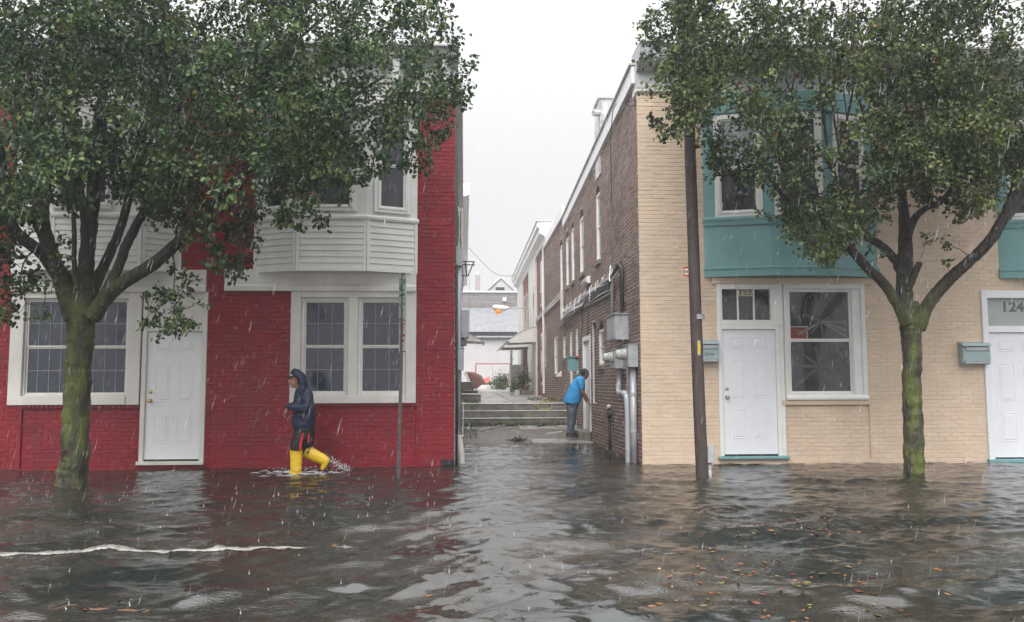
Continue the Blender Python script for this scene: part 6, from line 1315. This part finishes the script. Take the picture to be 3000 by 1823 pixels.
# --- man in blue T-shirt leaning to the alley door
Y2 = 5.65; A_ = lambda px, py, d=0.: P(px, py, Y2 + d)
w2 = thing('person', 'dark-haired man in bright blue T-shirt and jeans bending forward at the alley door', 'person')
mb = MB(); hc = A_(1713, 1097, -.02); fh, uh, sh_ = head(mb, hc, (.88, .38, -.30), (.25, 0, 1))
chain(mb, [A_(1709, 1105), A_(1702, 1116)], [.058, .066])
mb.rings([(A_(1701, 1112), (.05, 0, -.03), (0, .09, 0)), (A_(1697, 1122), (.10, 0, -.03), (0, .18, 0)), (A_(1686, 1145), (.11, 0, -.03), (0, .17, 0)), (A_(1677, 1170), (.13, 0, 0), (0, .17, 0)), (A_(1676, 1186), (.13, 0, 0), (0, .16, 0))], 18)
chain(mb, [A_(1703, 1120, -.2), A_(1706, 1150, -.24), A_(1718, 1176, -.18)], [.055, .042, .028]); hand(mb, A_(1718, 1176, -.18), (.62, .25, -.35), (-.1, .3, -1), (.3, -1, .3), .35, 1.0)
chain(mb, [A_(1704, 1120, .2), A_(1710, 1150, .26), A_(1722, 1172, .28)], [.055, .042, .028]); hand(mb, A_(1722, 1172, .28), (.8, .1, -.2), (0, .3, -1), (0, -1, .2), .3, 1.0)
for s_ in (-1, 1): chain(mb, [A_(1677, 1186, s_ * .09), A_(1674, 1228, s_ * .10), A_(1669, 1270, s_ * .11)], [.085, .058, .042])
soften(mb.build('body', SKIN2, w2, True), .007, 2)
def ring(y0, x0, y1, x1, hw, d=0.): a, c = A_(x0, y0, d), A_(x1, y1, d); return ((a + c) / 2, (c - a) / 2, np.array([0, hw, 0]))
mb = MB()
mb.rings([ring(1099, 1702, 1109, 1711, .07), ring(1101, 1697, 1112, 1712, .12), ring(1106, 1689, 1119, 1714, .20), ring(1114, 1680, 1131, 1713, .225), ring(1126, 1672, 1145, 1710, .225), ring(1143, 1664, 1158, 1706, .225), ring(1160, 1656, 1170, 1703, .23), ring(1173, 1651, 1180, 1700, .23), ring(1179, 1651, 1188, 1693, .225), ring(1180, 1656, 1188, 1688, .20)], 24, e=.9)
chain(mb, [A_(1700, 1116, -.17), A_(1703, 1128, -.215), A_(1704, 1136, -.225)], [.10, .085, .078], 16); chain(mb, [A_(1701, 1116, .17), A_(1706, 1136, .22)], [.10, .08], 16)
wrinkle(soften(mb.build('tshirt', SHIRT, w2, True), .009, 4), 5, .020, .10)
mb = MB()
mb.rings([ring(1176, 1656, 1184, 1696, .19), ring(1196, 1660, 1200, 1692, .19), ring(1204, 1662, 1206, 1689, .17)], 20)
for s_ in (-1, 1):
    q = 3 if s_ > 0 else 0
    mb.rings([ring(1188, 1660, 1190, 1692, .10, s_ * .09), ring(1212, 1661 + q, 1212, 1688 + q, .095, s_ * .095), ring(1235, 1663 + q, 1235, 1684 + q, .085, s_ * .10), ring(1255, 1661 + q, 1256, 1680 + q, .08, s_ * .105), ring(1266, 1659 + q, 1268, 1681 + q, .08, s_ * .11), ring(1269, 1662 + q, 1271, 1679 + q, .06, s_ * .11)], 16)
wrinkle(soften(mb.build('jeans', JEANS, w2, True), .009, 3), 6, .022, .07)
for s_ in (-1, 1):
    q = 5 if s_ > 0 else 0; mb = MB(); mb.rings([(A_(1668 + q, 1279, s_ * .11), (.09, 0, 0), (0, .05, 0)), (A_(1676 + q, 1281, s_ * .11), (.15, 0, 0), (0, .055, 0)), (A_(1675 + q, 1276, s_ * .11), (.14, 0, 0), (0, .052, 0)), (A_(1670 + q, 1270, s_ * .11), (.08, 0, 0), (0, .05, 0)), (A_(1669 + q, 1265, s_ * .11), (.06, 0, 0), (0, .05, 0))], 16); soften(mb.build('shoe', BLKF, w2, True), .008, 2)
mb = MB(); c = np.array(hc)
rs_ = []
for i in range(1, 10): ph = math.pi * i / 10; rs_.append((c + uh * (.040 - math.cos(ph) * .092) - fh * .028, fh * math.sin(ph) * .100, sh_ * math.sin(ph) * .086))
mb.rings(rs_, 18); wrinkle(soften(mb.build('hair', HAIR, w2, True), .007, 1), 7, .008, .02)

# ================================================================== RAIN AND AIR
r_ = np.random.default_rng(77); n = 34000
x = r_.uniform(-11, 12, n); y = -12.4 + 12.1 * r_.random(n) ** .8; z = r_.uniform(.15, 8.5, n)
keep = np.linalg.norm(np.stack([x, y + 13.7, z - 1.27], 1), axis=1) > 3.6; x, y, z = x[keep], y[keep], z[keep]
n2 = 500; x = np.append(x, r_.uniform(0, 2.7, n2)); y = np.append(y, r_.uniform(0, 14, n2)); z = np.append(z, r_.uniform(.5, 7, n2))
n = len(x); c = np.stack([x, y, z], 1); ln = r_.uniform(.025, .085, n) * (1 + .5 * (r_.random(n) < .15)); rad = r_.uniform(.00045, .0009, n) * (1 + .6 * (r_.random(n) < .1))
d = np.stack([.24 + r_.normal(0, .06, n), r_.normal(0, .05, n), np.ones(n)], 1); d /= np.linalg.norm(d, axis=1, keepdims=True)
a = np.cross(d, (0, 1, 0)); a /= np.linalg.norm(a, axis=1, keepdims=True); b_ = np.cross(d, a); V = np.empty((n, 5, 3))
for k in range(3): th = 2 * math.pi * k / 3; V[:, k] = c - d * (ln * .15)[:, None] + (a * math.cos(th) + b_ * math.sin(th)) * rad[:, None]
V[:, 3] = c - d * (ln * .5)[:, None]; V[:, 4] = c + d * (ln * .5)[:, None]
T = np.array([(0, 1, 4), (1, 2, 4), (2, 0, 4), (1, 0, 3), (2, 1, 3), (0, 2, 3)])
npmesh('rain', V.reshape(-1, 3), (T[None] + (np.arange(n) * 5)[:, None, None]).reshape(-1, 3), RAIN, kind='stuff')
hb = bmesh.new(); bmesh.ops.create_cube(hb, size=1); bmesh.ops.scale(hb, vec=(340, 340, 13.0), verts=hb.verts); bmesh.ops.translate(hb, vec=(0, 0, 5.2), verts=hb.verts); bmesh.ops.recalc_face_normals(hb, faces=hb.faces)
hme = bpy.data.meshes.new('haze'); hb.to_mesh(hme); hb.free(); hz = link('haze', hme, None, kind='stuff')
HM = bpy.data.materials.new('rain_haze'); HM.use_nodes = True; q = HM.node_tree; q.nodes.clear(); o_ = q.nodes.new('ShaderNodeOutputMaterial'); v_ = q.nodes.new('ShaderNodeVolumePrincipled')
v_.inputs['Color'].default_value = (.93, .94, .97, 1); v_.inputs['Density'].default_value = .0017; v_.inputs['Anisotropy'].default_value = .2; q.links.new(v_.outputs[0], o_.inputs['Volume']); hz.data.materials.append(HM)

# ------------------------------------------------------------------ put every thing's Empty at its base
bpy.context.view_layer.update()
for t in [o for o in S.objects if o.type == 'EMPTY' and o.parent is None]:
    kids = [o for o in t.children_recursive if o.type == 'MESH' and len(o.data.vertices)]
    if not kids: continue
    lo = np.array([1e9] * 3); hi = -lo
    for o in kids[:40] + kids[-10:]:
        bb_ = np.array([tuple(o.matrix_world @ Vector(q)) for q in o.bound_box]); lo = np.minimum(lo, bb_.min(0)); hi = np.maximum(hi, bb_.max(0))
    b0 = Vector(((lo[0] + hi[0]) / 2, (lo[1] + hi[1]) / 2, lo[2])); t.location = b0
    for o in t.children: o.location = o.location - b0
